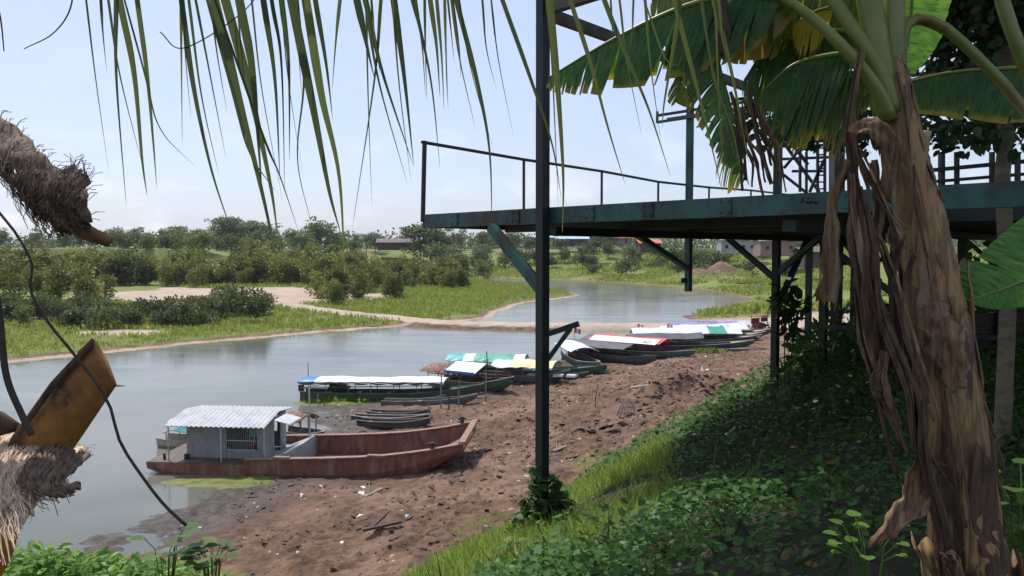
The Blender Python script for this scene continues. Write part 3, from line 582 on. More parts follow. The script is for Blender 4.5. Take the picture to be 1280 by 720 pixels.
# mooring stakes
for px, py, hh, lb in [(551, 509, 2.2, 'thick mooring stake left of the other stakes, at the white-canopied boat\'s front'), (561, 512, 1.35, 'dark stake second from the left beside the long canoe'), (573, 506, 1.75, 'pale stake in front of the green bow'), (607, 500, 1.9, 'stake standing alone by the thatched boat'), (535, 527, 1.1, 'short stake at the bows of the three canoes'), (744, 511, 1.35, 'thin leaning stick in the mud right of the steel post')]:
    p = gp(px, py, .8); z = zt(p.x, p.y); p = gp(px, py, z); s = MB(); s.tube([(0, 0, -.3), (.02, .01, hh * .5), (.05 if px < 700 else .16, 0, hh)], [.05, .045, .035] if px < 700 else .025, 7)
    o = s.build('mooring_stake', M['wood' if px not in (561, 744) else 'darkwood']); o.location = (p.x, p.y, zt(p.x, p.y)); tag(o, lb, 'stake', 'stakes in the mud')
# plank on the far grass and pole on the shore
p = gp(1000, 431, .9); mb = MB(); q = gp(946, 421, 1.5); mb.bar((q.x, q.y, 1.5), (p.x, p.y, zt(p.x, p.y) + .03), .14, .08); tag(mb.build('pale_plank', M['palewood']), 'pale plank sloping from the last boats to the shore', 'plank')
p = gp(950, 357, .8); mb = MB(); mb.tube([(p.x - 6, p.y, zt(p.x - 6, p.y) + .1), (p.x + 3.5, p.y - 1, zt(p.x + 3.5, p.y - 1) + .3)], [.25, .2], 8); tag(mb.build('fallen_log', M['bark']), 'fallen log lying on the far green bank', 'log')
# mototaxi
p = gp(952, 407, .9); mt = empty('mototaxi', (p.x, p.y, zt(p.x, p.y) + .02), R(-60), 'red three-wheeled mototaxi parked on the sand road', 'mototaxi')
mb = MB(); mb.loft([[(x, -.62, .35), (x, -.66, .8), (x, .66, .8), (x, .62, .35)] for x in (-1.0, .15)]); mb.box((-.95, 0, 1.1), (.12, 1.25, .7)); mb.box((-.35, 0, .85), (.6, 1.1, .18)); mb.build('body', M['redwood'], mt)
mb = MB(); mb.loft([[(x, -.72, 1.72), (x, -.5, 1.86 + a), (x, .5, 1.86 + a), (x, .72, 1.72), (x, .6, 1.68), (x, -.6, 1.68)] for x, a in ((-1.15, -.05), (-.5, .04), (.55, 0))]); mb.build('canopy', M['redwood'], mt)
mb = MB()
for x, y in ((-1.05, -.62), (-1.05, .62), (.4, -.55), (.4, .55)): mb.tube([(x, y, .6), (x, y, 1.75)], .03, 6)
mb.tube([(.2, -.55, .6), (.95, 0, .75), (.2, .55, .6)], .04, 6); mb.tube([(1.2, 0, .3), (.95, 0, 1.05)], .04, 6); mb.tube([(.92, -.38, 1.08), (.92, .38, 1.08)], .025, 6); mb.build('frame', M['black_rubber'], mt)
mb = MB(); mb.box((.75, 0, .72), (.6, .26, .22)); mb.build('saddle', M['black_rubber'], mt)
mb = MB(); mb.box((.42, 0, 1.38), (.03, 1.05, .5)); mb.build('windscreen', M['interior'], mt)
for x, y in ((-.6, -.68), (-.6, .68), (1.2, 0)):
    mb = MB(); mb.tube([(x, y - .07, .28), (x, y + .07, .28)], .28, 16); wl = mb.build('wheel', M['black_rubber'], mt); mb = MB(); mb.tube([(x, y - .08, .28), (x, y + .08, .28)], .13, 12); mb.build('rim', M['metalpost'], wl)
mb = MB(); mb.tube([(1.12, 0, .85), (1.22, 0, .85)], .09, 10); mb.build('headlight', M['cushion'], mt)

# ---------------------------------------------------------------- far houses
M['hwall'] = mat('faded_plaster', (.36, .37, .36), .8, (.28, .29, .3), 1); M['hwood'] = mat('old_boards', (.09, .06, .05), .85, (.06, .04, .035), 3, stretch=(3, 3, .2))
M['hroof'] = mat('rusty_sheet_roof', (.10, .065, .055), .7, (.15, .1, .085), .6); M['hroofw'] = mat('bright_sheet_roof', (.68, .69, .7), .5, (.6, .6, .62), .6); M['hroofb'] = mat('blue_sheet_roof', (.36, .5, .62), .5, (.45, .55, .65), .6); M['hroofr'] = mat('orange_sheet_roof', (.6, .16, .08), .6, (.5, .14, .08), .8)
M['hpink'] = mat('pink_plaster', (.28, .18, .17), .8, (.2, .13, .12), 1)
def house(px, py, d, wpx, hgt, depth, wallm, roofm, label, rz=0, gable=.9, nwin=3, stilts=0):
    c = at(px, py, d); wdt = wpx * d / 1000; z0 = zt(c.x, c.y + depth / 2) - .3; z0 = c.z if c.z > z0 else z0
    h = empty('riverside_house', (c.x, c.y + depth / 2, z0), rz, label, 'house')
    mb = MB(); mb.box((0, 0, hgt / 2 - .5), (wdt, depth, hgt + 1)); wl = mb.build('wall', M[wallm], h)
    rf = empty('roof', parent=h) if 0 else None
    mb = MB(); e = .7; mb.loft([[(x, -depth / 2 - e, hgt - .15), (x, 0, hgt + gable), (x, depth / 2 + e, hgt - .15), (x, depth / 2 + e, hgt - .27), (x, 0, hgt + gable - .12), (x, -depth / 2 - e, hgt - .27)] for x in (-wdt / 2 - e, wdt / 2 + e)]); mb.build('roof', M[roofm], h)
    for k in range(nwin):
        x = -wdt / 2 + wdt * (k + .6) / (nwin + .2); isd = (k == nwin // 2)
        mb = MB(); mb.box((x, -depth / 2 - .02, 1.05 if isd else 1.6), (1.0, .08, 2.1 if isd else 1.0)); p_ = mb.build('door' if isd else 'window', M['interior'], h)
        if not isd: mb = MB(); mb.box((x, -depth / 2 - .06, 1.05), (1.3, .12, .1)); mb.build('sill', M['hwood'], p_)
    return h
house(497, 310, 350, 52, 2.6, 9, 'hwood', 'hroof', 'long dark boarded house with a rusty roof above the thicket on the left', .1, 1.6, 4)
house(676, 303, 360, 28, 2.4, 7, 'hwall', 'hroofb', 'house with a pale blue sheet roof, left of the row on the far bank top', .15, 1.0)
house(716, 305, 362, 40, 2.5, 7, 'hwood', 'hroofb', 'low dark house with a long blue-grey roof on the far bank top', -.1, 1.0)
house(752, 303, 350, 22, 2.6, 7, 'hwood', 'hroofw', 'small house with a bright white roof in the middle of the far bank top', .1, 1.1, 2)
house(777, 304, 352, 26, 2.5, 7, 'hpink', 'hroofr', 'pinkish house with orange-red roof behind trees on the far bank top', 0, 1.0, 2)
house(812, 312, 300, 26, 2.6, 7, 'hwood', 'hroofr', 'dark house with an orange gable roof left of the round tree', .1, 1.3, 2)
house(925, 314, 270, 44, 4.0, 9, 'hwall', 'hroofw', 'pale grey plastered house with a white roof above the earth mound', -.05, .9, 4)
house(975, 316, 240, 46, 3.8, 9, 'hpink', 'hroofw', 'pinkish house with a white roof, partly behind the platform post', -.05, .9, 3)
house(1020, 330, 200, 30, 3.2, 8, 'hwood', 'hroof', 'brown house with rusty roof behind the dry banana leaves', 0, 1, 2)
# ---------------------------------------------------------------- steel platform on the bank
A_ = Vector((.66, -.75, 0)).normalized(); B_ = Vector((.645, .764, 0)).normalized(); C_ = Vector((at(530, 268, 11).x, 11, 0))
def pl(k, m, z): v = C_ + A_ * k + B_ * m; return Vector((v.x, v.y, z))
ZD = 10.48; KE, ME = 9.0, 14.6
plat = empty('steel_platform', (0, 0, 0), label='old green steel platform on posts, jutting out from the bank with a thin handrail', cat='platform')
def pbar(name, p, q, wd, h, m='darksteel', up=(0, 0, 1), parent=plat):
    mb = MB(); mb.bar(p, q, wd, h, up=up); return mb.build(name, M[m], parent)
def channel(name, p, q, h, fl, m):
    mb = MB(); p, q = Vector(p), Vector(q); t = (q - p).normalized(); n = Vector((-t.y, t.x, 0))
    mb.bar(p, q, .012, h)
    for s in (-1, 1): mb.bar(p + n * fl * .5 + Vector((0, 0, s * (h / 2 - .006))), q + n * fl * .5 + Vector((0, 0, s * (h / 2 - .006))), fl - .013, .012)
    return mb.build(name, M[m], plat)
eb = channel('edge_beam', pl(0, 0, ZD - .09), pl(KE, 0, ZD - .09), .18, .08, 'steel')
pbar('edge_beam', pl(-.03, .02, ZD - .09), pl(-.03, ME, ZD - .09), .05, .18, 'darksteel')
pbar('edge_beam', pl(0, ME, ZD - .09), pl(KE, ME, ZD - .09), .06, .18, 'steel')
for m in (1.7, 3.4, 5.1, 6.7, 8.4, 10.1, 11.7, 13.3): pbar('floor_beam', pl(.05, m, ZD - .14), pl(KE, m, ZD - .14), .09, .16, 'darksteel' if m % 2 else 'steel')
for k in (2.43, 5.4, 8.2): pbar('girder', pl(k, .1, ZD - .27), pl(k, ME, ZD - .27), .12, .1, 'darksteel')
for i in range(12):
    m0 = .12 + i * 1.2; g = (.035, .02, .05)[i % 3]; k0 = 1.3 if i == 0 else .03
    mb = MB()
    for a, b in (((k0, 6.2), (7.8, KE)) if m0 < 1.5 else ((k0, KE),)):
        for s in range(int((b - a) / 1.5) + 1):
            ka, kb = a + s * 1.5, min(b, a + s * 1.5 + 1.485)
            if kb - ka > .1: mb.add([pl(ka, m0, ZD - .05), pl(kb, m0, ZD - .05), pl(kb, m0 + 1.2 - g, ZD - .05), pl(ka, m0 + 1.2 - g, ZD - .05), pl(ka, m0, ZD - .02), pl(kb, m0, ZD - .02), pl(kb, m0 + 1.2 - g, ZD - .02), pl(ka, m0 + 1.2 - g, ZD - .02)], [(0, 3, 2, 1), (4, 5, 6, 7), (0, 1, 5, 4), (1, 2, 6, 5), (2, 3, 7, 6), (3, 0, 4, 7)])
    mb.build('deck_plate', M['deck'], plat)
mb = MB(); mb.add([pl(.1, .3, ZD - .05), pl(1.2, .3, ZD - .05), pl(1.2, 1.2, ZD - .05), pl(.1, 1.2, ZD - .05)], [(0, 3, 2, 1)])
# handrail along the river edge, slightly sagging
rail_pts = [(0, 11.47), (2.2, 11.42), (4.4, 11.40), (6.4, 11.34), (8.6, 11.36), (10.8, 11.42), (13, 11.44), (ME, 11.44)]
mb = MB(); mb.tube([pl(-.04, m, z) for m, z in rail_pts], .024, 8); gr = mb.build('guard_rail', M['rail'], plat)
for m, z in rail_pts[1:]:
    mb = MB(); mb.tube([pl(-.04, m, ZD - .1), pl(-.04, m, z)], .022, 8); mb.build('rail_post', M['rail'], gr)
mb = MB(); mb.tube([pl(-.03, .0, ZD - .1), pl(-.04, .05, 11.49)], .032, 8); mb.build('rail_post', M['rail'], gr)
# rails far back on the right
for kk, dz in ((ME - .1, 1.02), (ME - .1, .55)): pbar('guard_rail', pl(3.5, kk, ZD + dz), pl(KE, kk, ZD + dz), .04, .04, 'rail')
for k in (4.2, 5.2, 6.2, 7.2, 8.2): pbar('rail_post', pl(k, ME - .1, ZD), pl(k, ME - .1, ZD + 1.02), .04, .04, 'rail', (1, 0, 0))
def post(k, m, z0, z1, s=.14, mm='darksteel', n='post'): s *= .76; return pbar(n, pl(k, m, z0), pl(k, m, z1), s, s, mm, A_)
def foot(k, m): v = pl(k, m, 0); return zt(v.x, v.y) - .3
K1 = 2.43
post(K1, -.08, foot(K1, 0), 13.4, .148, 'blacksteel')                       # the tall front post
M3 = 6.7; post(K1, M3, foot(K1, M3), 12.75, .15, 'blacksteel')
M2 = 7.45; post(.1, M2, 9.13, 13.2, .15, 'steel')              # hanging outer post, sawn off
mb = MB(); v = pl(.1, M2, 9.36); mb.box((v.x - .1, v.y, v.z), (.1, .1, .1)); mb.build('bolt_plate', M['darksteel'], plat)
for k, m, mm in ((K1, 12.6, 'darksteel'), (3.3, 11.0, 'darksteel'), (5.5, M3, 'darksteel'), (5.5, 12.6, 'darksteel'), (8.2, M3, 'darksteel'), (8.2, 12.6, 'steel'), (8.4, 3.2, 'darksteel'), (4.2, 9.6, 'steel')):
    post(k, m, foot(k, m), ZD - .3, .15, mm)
for px, d_, w_ in ((1031, 15.5, .13), (1047, 15.2, .16), (1069, 17, .12), (1012, 19, .12)):     # posts of the inner bent under the deck
    a = at(px, 300, d_); pbar('post', (a.x, a.y, zt(a.x, a.y) - .3), (a.x, a.y, ZD - .2), w_, w_, 'blacksteel', A_)
for (xa, ya), (xb, yb), d_ in (((1052, 300), (1100, 352), 15.4), ((1052, 430), (1075, 400), 15.6), ((1040, 330), (1130, 322), 16), ((1085, 398), (1130, 420), 15)): pbar('brace', at(xa, ya, d_), at(xb, yb, d_), .09, .09, 'blacksteel')
# braces
zb = ZD - .2
pbar('brace', pl(1.5, -.06, zb), pl(K1 - .05, -.06, 9.55), .1, .11, 'steel')
pbar('brace', pl(.06, M2 - 2.0, zb), pl(.1, M2 - .06, 9.62), .1, .1, 'steel')
pbar('brace', pl(K1 - 1.1, M3, zb), pl(K1 - .05, M3, 9.5), .09, .09, 'darksteel')
pbar('brace', pl(K1 + .9, M3, zb), pl(K1 + .05, M3, 9.6), .09, .09, 'steel'); pbar('brace', pl(K1, M3 + 1.6, zb), pl(K1, M3 + .1, 9.0), .09, .09, 'darksteel')
pbar('brace', pl(K1 + .6, M3 + .1, zb), pl(K1 + 2.6, M3 + .1, 8.9), .09, .09, 'darksteel')
for k, m in ((5.5, M3), (8.2, M3), (5.5, 12.6)):
    pbar('brace', pl(k - 1.2, m, zb), pl(k, m, 9.2), .08, .08, 'darksteel'); pbar('brace', pl(k + 1.2, m, zb), pl(k, m, 9.2), .08, .08, 'darksteel')
for z, m in ((9.45, 12.5), (9.0, 12.5), (8.7, 6.6)): pbar('lower_rail', pl(3.3, m, z), pl(KE, m, z + .05), .06, .07, 'darksteel')
pbar('lower_rail', pl(K1 + .4, 12.5, 8.3), pl(5.5, 8, 7.9), .06, .06, 'steel')
# bracket half way up the front post
v0 = pl(K1, -.08, at(683, 419, 9.18).z); tip = v0 + A_ * 0 + Vector((.42, .05, .135))
pbar('bracket', v0, tip, .05, .06, 'darksteel'); pbar('bracket', v0 + Vector((.02, 0, -.33)), v0 + (tip - v0) * .78 + Vector((0, 0, -.02)), .04, .05, 'darksteel')
# roof frame overhead
ZR = 12.66
pbar('roof_beam', pl(K1 - .02, -.05, ZR + .05), pl(KE, -.05, ZR + .05), .1, .16, 'deck'); pbar('roof_beam', pl(K1, .05, ZR), pl(K1, ME, ZR), .1, .12, 'deck')
for dz in (0, -.14): pbar('roof_beam', pl(-.75, M2, 12.86 + dz), pl(KE, M2, 12.86 + dz), .06, .05, 'darksteel')
pbar('roof_beam', pl(-.4, M2 - .1, 12.72), pl(2.4, M3 + .1, 12.6), .07, .07, 'darksteel'); pbar('roof_beam', pl(-.75, M2, 12.7), pl(-.75, M2, 12.95), .05, .05, 'darksteel')
# stair tower and lattice at the back
lt = [((985, 186, 19), (1022, 172, 19)), ((988, 183, 19), (1018, 180, 19)), ((975, 215, 17), (1022, 252, 17)), ((972, 168, 17), (1024, 240, 17.4)), ((990, 196, 17), (1030, 168, 17)), ((1008, 190, 18), (1008, 245, 18))]
for a, b in lt: pbar('lattice_bar', at(*a), at(*b), .05, .05, 'darksteel')
for px in (1022, 1031): pbar('ladder_rail', at(px, 165, 17), at(px, 245, 17), .05, .05, 'darksteel', (1, 0, 0))
for k in range(9): pbar('ladder_rung', at(1022, 168 + k * 8.5, 17), at(1031, 168 + k * 8.5, 17), .03, .03, 'darksteel')
pbar('post', at(1046, 120, 15.5), at(1046, 300, 15.5), .28, .2, 'darksteel', (1, 0, 0)); pbar('roof_beam', at(985, 178, 16), at(1130, 160, 16), .12, .16, 'darksteel')
for a, b in (((1140, 214, 12.5), (1280, 204, 12.5)), ((1140, 231, 12.7), (1280, 222, 12.7))): pass
for (xa, ya), (xb, yb), d_ in (((972, 183), (1052, 181), 18), ((985, 172), (1010, 206), 17.5), ((1012, 172), (980, 210), 17.5), ((975, 199), (1050, 196), 18.5), ((1000, 170), (1000, 240), 18), ((1030, 200), (1012, 240), 17), ((990, 214), (1030, 214), 19), ((955, 168), (1050, 164), 17)): pbar('lattice_bar', at(xa, ya, d_), at(xb, yb, d_), .05, .06, 'darksteel')
pbar('guard_rail', at(1120, 217, 11), at(1300, 200, 10), .05, .05, 'darksteel'); pbar('guard_rail', at(1120, 231, 11), at(1300, 216, 10), .04, .04, 'darksteel')
for px, d_ in ((1142, 10.9), (1177, 10.7), (1196, 10.6), (1240, 10.3), (1272, 10.1)): pbar('rail_post', at(px, 262, d_), at(px, 190, d_), .05 if px != 1177 else .09, .05, 'darksteel', (1, 0, 0))
nb = Vector((-A_.y, A_.x, 0))
for k in (.7, 1.9, 3.1, 3.9, 4.8, 5.9):     # splice plates bolted on the edge beam
    mb = MB(); mb.bar(pl(k - .07, 0, ZD - .09) - nb * .012, pl(k + .07, 0, ZD - .09) - nb * .012, .012, .165)
    for a in (-.045, .045):
        for z_ in (-.05, .05): mb.tube([pl(k + a, 0, ZD - .09 + z_) - nb * .014, pl(k + a, 0, ZD - .09 + z_) - nb * .03], .011, 6)
    mb.build('splice_plate', M['darksteel' if k in (1.9, 3.9) else 'steel'], eb)
# bolt holes and scrawled writing on the edge beam
v = pl(0, 0, 0)
def onbeam(px, py):
    """point on the outer face of the front edge beam"""
    r = ray(px, py); n = Vector((-A_.y, A_.x, 0)); p0 = C_ - n * .012; k = (p0 - Vector((0, 0, 0))).dot(n) / r.dot(n); return Vector((0, 0, CAMZ)) + r * k
scr = [(1001, 255), (1002, 248), (1006, 247)], [(1001, 252), (1005, 251)], [(1006, 254), (1008, 251), (1009, 255), (1011, 252), (1012, 255), (1014, 251), (1015, 254), (1018, 252), (1019, 255), (1022, 252)], [(1010, 248), (1011, 246)]
mb = MB()
for st in scr: mb.tube([onbeam(*p) for p in st], .004, 5)
mb.build('scrawled_writing', M['interior'], eb)

# ---------------------------------------------------------------- foliage tools
def leaf_tpl(kind):
    if kind == 'diamond': V = [(0, 0, 0), (.32, .5, .06), (0, 1, 0), (-.32, .5, .06)]; F = [(0, 1, 2, 3)]
    elif kind == 'oval': V = [(0, 0, 0), (.28, .3, .07), (.25, .7, .05), (0, 1, -.04), (-.25, .7, .05), (-.28, .3, .07)]; F = [(0, 1, 2, 3), (0, 3, 4, 5)]
    elif kind == 'heart': V = [(0, .06, 0), (.3, -.08, .06), (.52, .25, .05), (.34, .68, .0), (0, 1, -.08), (-.34, .68, 0), (-.52, .25, .05), (-.3, -.08, .06)]; F = [(0, 1, 2, 3), (0, 3, 4, 4), (0, 4, 5, 5), (0, 5, 6, 7)]
    elif kind == 'blade': V = [(-.03, 0, 0), (.03, 0, 0), (.022, .55, .1), (-.022, .55, .1), (0, 1, .32), (0, 1, .32)]; F = [(0, 1, 2, 3), (3, 2, 4, 4)]
    V = np.array(V, float)
    return V, F
def scatter(P, D, S, kind, tint, up=None, roll=None, wid=1.0):
    """leaves at P pointing along D (unit), size S"""
    V, F = leaf_tpl(kind); n = len(P)
    D = D / np.linalg.norm(D, axis=1, keepdims=True)
    U = np.tile([0, 0, 1.], (n, 1)) if up is None else up
    X_ = np.cross(D, U); X_ /= np.linalg.norm(X_, axis=1, keepdims=True) + 1e-9; Z_ = np.cross(X_, D)
    if roll is not None:
        c, s = np.cos(roll)[:, None], np.sin(roll)[:, None]; X_, Z_ = X_ * c + Z_ * s, Z_ * c - X_ * s
    S = np.asarray(S)[:, None, None]
    VV = P[:, None] + S * (V[None, :, 0:1] * wid * X_[:, None] + V[None, :, 1:2] * D[:, None] + V[None, :, 2:3] * Z_[:, None])
    F4 = np.array([f if len(f) == 4 else (*f, f[-1]) for f in F]); FF = (np.arange(n)[:, None, None] * len(V) + F4[None]).reshape(-1, 4)
    return VV.reshape(-1, 3), FF, np.repeat(tint, len(V))
def fix_quads(me): me.validate(); return me
def leaf_mesh(name, parts, mat_):
    V = []; F = []; T = []; b = 0
    for v, f, t in parts: V.append(v); F.append(f + b); T.append(t); b += len(v)
    V = np.concatenate(V); F = np.concatenate(F); T = np.concatenate(T)
    deg = F[:, 2] == F[:, 3]; tri = F[deg][:, :3]; quad = F[~deg]
    me = bpy.data.meshes.new(name); me.vertices.add(len(V)); me.vertices.foreach_set('co', V.astype(np.float32).ravel())
    li = np.concatenate([quad.ravel(), tri.ravel()]).astype(np.int32); me.loops.add(len(li)); me.loops.foreach_set('vertex_index', li)
    ls = np.concatenate([np.arange(len(quad)) * 4, len(quad) * 4 + np.arange(len(tri)) * 3]).astype(np.int32); lt_ = np.concatenate([np.full(len(quad), 4), np.full(len(tri), 3)]).astype(np.int32)
    me.polygons.add(len(ls)); me.polygons.foreach_set('loop_start', ls); me.polygons.foreach_set('loop_total', lt_); me.update(calc_edges=True)
    a = me.attributes.new('tint', 'FLOAT', 'POINT'); a.data.foreach_set('value', T.astype(np.float32)); me.materials.append(mat_)
    return me
def rdir(n, r=rng): v = r.normal(size=(n, 3)); return v / np.linalg.norm(v, axis=1, keepdims=True)
def clump_cloud(r, lobes, n, size, kind='diamond', droop=.2, shell=.55, light=None):
    """leaf clumps spread through overlapping uneven lobes ((x,y,z),(rx,ry,rz))"""
    parts = []; tot = sum(l[1][0] * l[1][1] * l[1][2] for l in lobes) ** 1
    for c, ra in lobes:
        k = max(6, int(n * (ra[0] * ra[1] * ra[2]) / tot)); d = rdir(k, r); rad = shell + (1 - shell) * r.random(k) ** .6; rad *= 1 + .22 * np.sin(d[:, 0] * 5 + c[0]) * np.cos(d[:, 1] * 6 + c[1] * 2 + d[:, 2] * 4)
        P = np.array(c) + d * rad[:, None] * np.array(ra); D = d * .8 + rdir(k, r) * .9; D[:, 2] -= droop
        parts.append(scatter(P, D, size * r.uniform(.6, 1.35, k), kind, np.clip(r.random(k) * .75 + .25 * r.random(), 0, 1), roll=r.uniform(-1, 1, k)))
    return parts
# far foliage: (dark, light, accent)
M['lf_tree'] = leafmat('tree_leaves', (.034, .058, .016), (.10, .135, .034), (.17, .18, .06), .28)
M['lf_thick'] = leafmat('thicket_leaves', (.058, .075, .012), (.165, .18, .032), (.23, .20, .055), .3)
M['lf_scrub'] = leafmat('scrub_leaves', (.04, .055, .019), (.115, .135, .044), (.19, .165, .075), .25)
M['lf_grass'] = leafmat('grass_blades', (.15, .21, .035), (.28, .32, .075), (.38, .34, .12), .38)
M['lf_bgrass'] = leafmat('bank_grass_blades', (.10, .17, .03), (.23, .31, .06), (.36, .33, .12), .42)
M['lf_cover'] = leafmat('creeper_leaves', (.026, .07, .016), (.07, .14, .03), (.15, .21, .045), .32, .5)
M['lf_fresh'] = leafmat('fresh_leaves', (.06, .14, .025), (.14, .25, .05), (.23, .33, .07), .4, .4)
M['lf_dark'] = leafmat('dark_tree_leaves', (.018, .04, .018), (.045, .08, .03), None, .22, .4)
# tree kinds: trunk, limbs and crown made once, copied after
def tree_kind(seed, H, lobes, n, size, m, tr=.16, bare=.35, limbs=5, kind='diamond', flat=1.0, shell=.5, leanx=.0):
    r = np.random.default_rng(seed); q = random.Random(seed)
    mb = MB(); top = H * (bare + .35); mb.tube([(0, 0, -.4), (.05 * H * leanx, 0, top * .5), (.12 * H * leanx, .02 * H, top)], [tr, tr * .8, tr * .5], 7, cap=False)
    for c, ra in lobes: 
        z0 = min(top * .95, H * bare * (.7 + .5 * q.random())); mb.tube([(0.03 * H * leanx, 0, z0), (c[0] * .55, c[1] * .55, (z0 + c[2]) * .5 + .04 * H), (c[0], c[1], c[2])], [tr * .5, tr * .33, tr * .12], 5, cap=False)
    b = mb.build('trunk', M['bark']); tm = b.data; bpy.data.objects.remove(b)
    return tm, leaf_mesh('crown', clump_cloud(r, lobes, n, size, kind, shell=shell), m)
def rlobes(seed, H, k, spread, z0, z1, ra, fl=.7):
    q = random.Random(seed); L = []
    for i in range(k):
        a = q.uniform(0, 6.28); rr_ = spread * math.sqrt(q.random()); s = ra * q.uniform(.7, 1.25); L.append(((rr_ * math.cos(a), rr_ * math.sin(a), q.uniform(z0, z1)), (s, s, s * fl * q.uniform(.8, 1.2))))
    return L
TALL = [tree_kind(100 + i, 14, rlobes(100 + i, 14, 13, 3.6, 3.8 + (i % 2), 13, 2.1, .7), 1300, .8, M['lf_tree'], .22, .4, shell=.4) for i in range(5)]
OPEN = [tree_kind(120 + i, 15, rlobes(120 + i, 15, 8, 3.8, 9.5, 14.5, 1.6, .5), 560, .65, M['lf_tree'], .2, .55, shell=.3) for i in range(3)]
ROUND = [tree_kind(140 + i, 6, rlobes(140 + i, 6, 8, 1.9, 2.2, 4.6, 1.5, .8), 1000, .5, M['lf_tree'], .16, .3) for i in range(2)]
THICK = [tree_kind(160 + i, 6, rlobes(160 + i, 6, 8, 1.9, 1.4, 5.2 + .4 * (i % 3), 1.5, .95), 900, .6, M['lf_thick'], .1, .25, shell=.4) for i in range(6)]
SCRUB = [tree_kind(180 + i, 3, rlobes(180 + i, 3, 8, 1.3, .5, 2.2 + .3 * (i % 2), .8, .9), 700, .34, M['lf_scrub'], .05, .2, shell=.35) for i in range(5)]
def plant(cat, name, kind, x, y, s, label, group, rz=None, sx=1.0, dz=0):
    z = zt(x, y) + dz; o = empty(name, (x, y, z), random.uniform(0, 6.28) if rz is None else rz, label, cat, group); o.scale = (s * sx, s * sx, s)
    tm, cm = kind; obj('trunk', tm, o); obj('crown', cm, o); return o
q = random.Random(11)
# low scrub row along the left bank
for i in range(64):
    px = -40 + 374 * (i / 63) + q.uniform(-7, 7); py = 401 + q.uniform(-8, 7) - 8 * max(0, (px - 130) / 200); v = gp(px, py, 1.0); s = q.uniform(.75, 1.1) * (1.12 if px > 255 else 1.0)
    if px > 225 and i % 3 == 0: s *= 1.2
    plant('shrub', 'scrub_bush', q.choice(SCRUB), v.x, v.y, s, 'dark low scrub bush in the row in front of the sand flat', 'scrub bushes in front of the sand flat')
for i in range(20):
    px = -45 + 172 * i / 19 + q.uniform(-6, 6); d = q.uniform(128, 168); v = at(px, 370, d); plant('shrub', 'thicket_bush', q.choice(THICK), v.x, d, q.uniform(.6, .95), 'bush between the scrub row and the thicket at the far left', 'bushes left of the sand flat')
for px, py, s in ((112, 377, .9), (103, 380, .7), (122, 381, .6)):
    v = gp(px, py, 1.2); plant('shrub', 'scrub_bush', SCRUB[1], v.x, v.y, s, 'dark bush at the left tip of the sand flat', 'bushes at the tip of the sand flat')
# thicket across the left bank
for i in range(96):
    row = i % 4; px = -60 + 470 * ((i // 4) / 23) + q.uniform(-9, 9); d = [178, 192, 208, 226][row] + q.uniform(-5, 5); v = at(px, 340, d)
    if -30 - 84 < v.x and d < 182 and px > 120: d += 14; v = at(px, 340, d)
    plant('shrub', 'thicket_bush', q.choice(THICK), v.x, d, q.choice((.6, .78, .88, 1.0, 1.2)) * q.uniform(.9, 1.1) * (1 + .08 * row), 'tall green bush in the thicket behind the sand flat', 'thicket bushes behind the sand flat')
for i in range(60):
    px = 392 + 190 * q.random() ** .9; f = (px - 392) / 190; py = q.uniform(358 - 8 * f, 384 - 24 * f) if px < 500 else q.uniform(350, 361); v = gp(px, py, 1.2); s = q.uniform(.62, .95) * (1.05 - .25 * f) * (v.y / 150)
    plant('shrub', 'thicket_bush', q.choice(THICK if q.random() < .55 else SCRUB[:3]), v.x, v.y, s * (1 if True else 1), 'olive green bush on the grass point beside the sand road', 'bushes on the grass point')
for i in range(30):
    px = 330 + 270 * i / 29 + q.uniform(-8, 8); d = q.uniform(235, 285); v = at(px, 330, d); plant('shrub', 'thicket_bush', q.choice(THICK), v.x, d, q.uniform(.7, 1.05), 'bush in the green belt below the far dark house', 'bushes below the far dark house')
# tall trees on the skyline
sky_l = [(2, 314), (40, 312), (75, 316), (100, 312), (150, 300), (178, 297), (205, 292), (228, 286), (250, 290), (275, 283), (292, 276), (310, 280), (330, 286), (352, 292), (378, 290), (402, 284), (425, 292), (448, 296), (462, 300), (520, 286), (545, 288), (570, 293), (600, 296), (625, 300), (650, 300), (700, 302), (740, 300), (770, 298)]
for i, (px, py) in enumerate(sky_l):
    for rep in range(3):
        d = q.uniform(320, 390) + 40 * (rep % 2); p_ = px + q.uniform(-12, 12); v = at(p_, py, d); g = zt(v.x, d); h = max(9, (v.z - g) * (1.12 if i % 3 else 1.3)) * (1 - .17 * rep * q.random()); kd = q.choice(OPEN if (i + rep) % 4 == 1 else TALL)
        plant('tree', 'forest_tree', kd, v.x, d, h / 14.0, 'tall rainforest tree on the skyline behind the left bank' if px < 470 else 'tree on the skyline behind the far grass slope', 'skyline trees on the left' if px < 470 else 'skyline trees beyond the far slope', sx=q.uniform(1.05, 1.5))
for px, py, pb, d, s in ((570, 306, 334, 300, 1.9), (548, 300, 325, 320, 2.2), (600, 311, 330, 320, 1.8), (640, 306, 328, 330, 1.7)):
    v = at(px, pb, d); plant('tree', 'bushy_tree', q.choice(ROUND), v.x, d, s, 'broad bushy tree at the left end of the far grass slope', 'bushy trees left of the far slope')
for px, d, s, lb in ((893, 262, 1.55, 'rounded bushy tree standing beside the earth mound'), (783, 268, 1.35, 'dark round bush on the far slope below the pinkish house'), (872, 275, 1.5, 'leafy tree left of the rounded tree by the mound'), (840, 290, 1.6, 'tall bushy tree behind the orange-roofed house')):
    v = at(px, 320, d); plant('tree', 'bushy_tree', ROUND[int(d) % 2], v.x, d, s, lb, None)
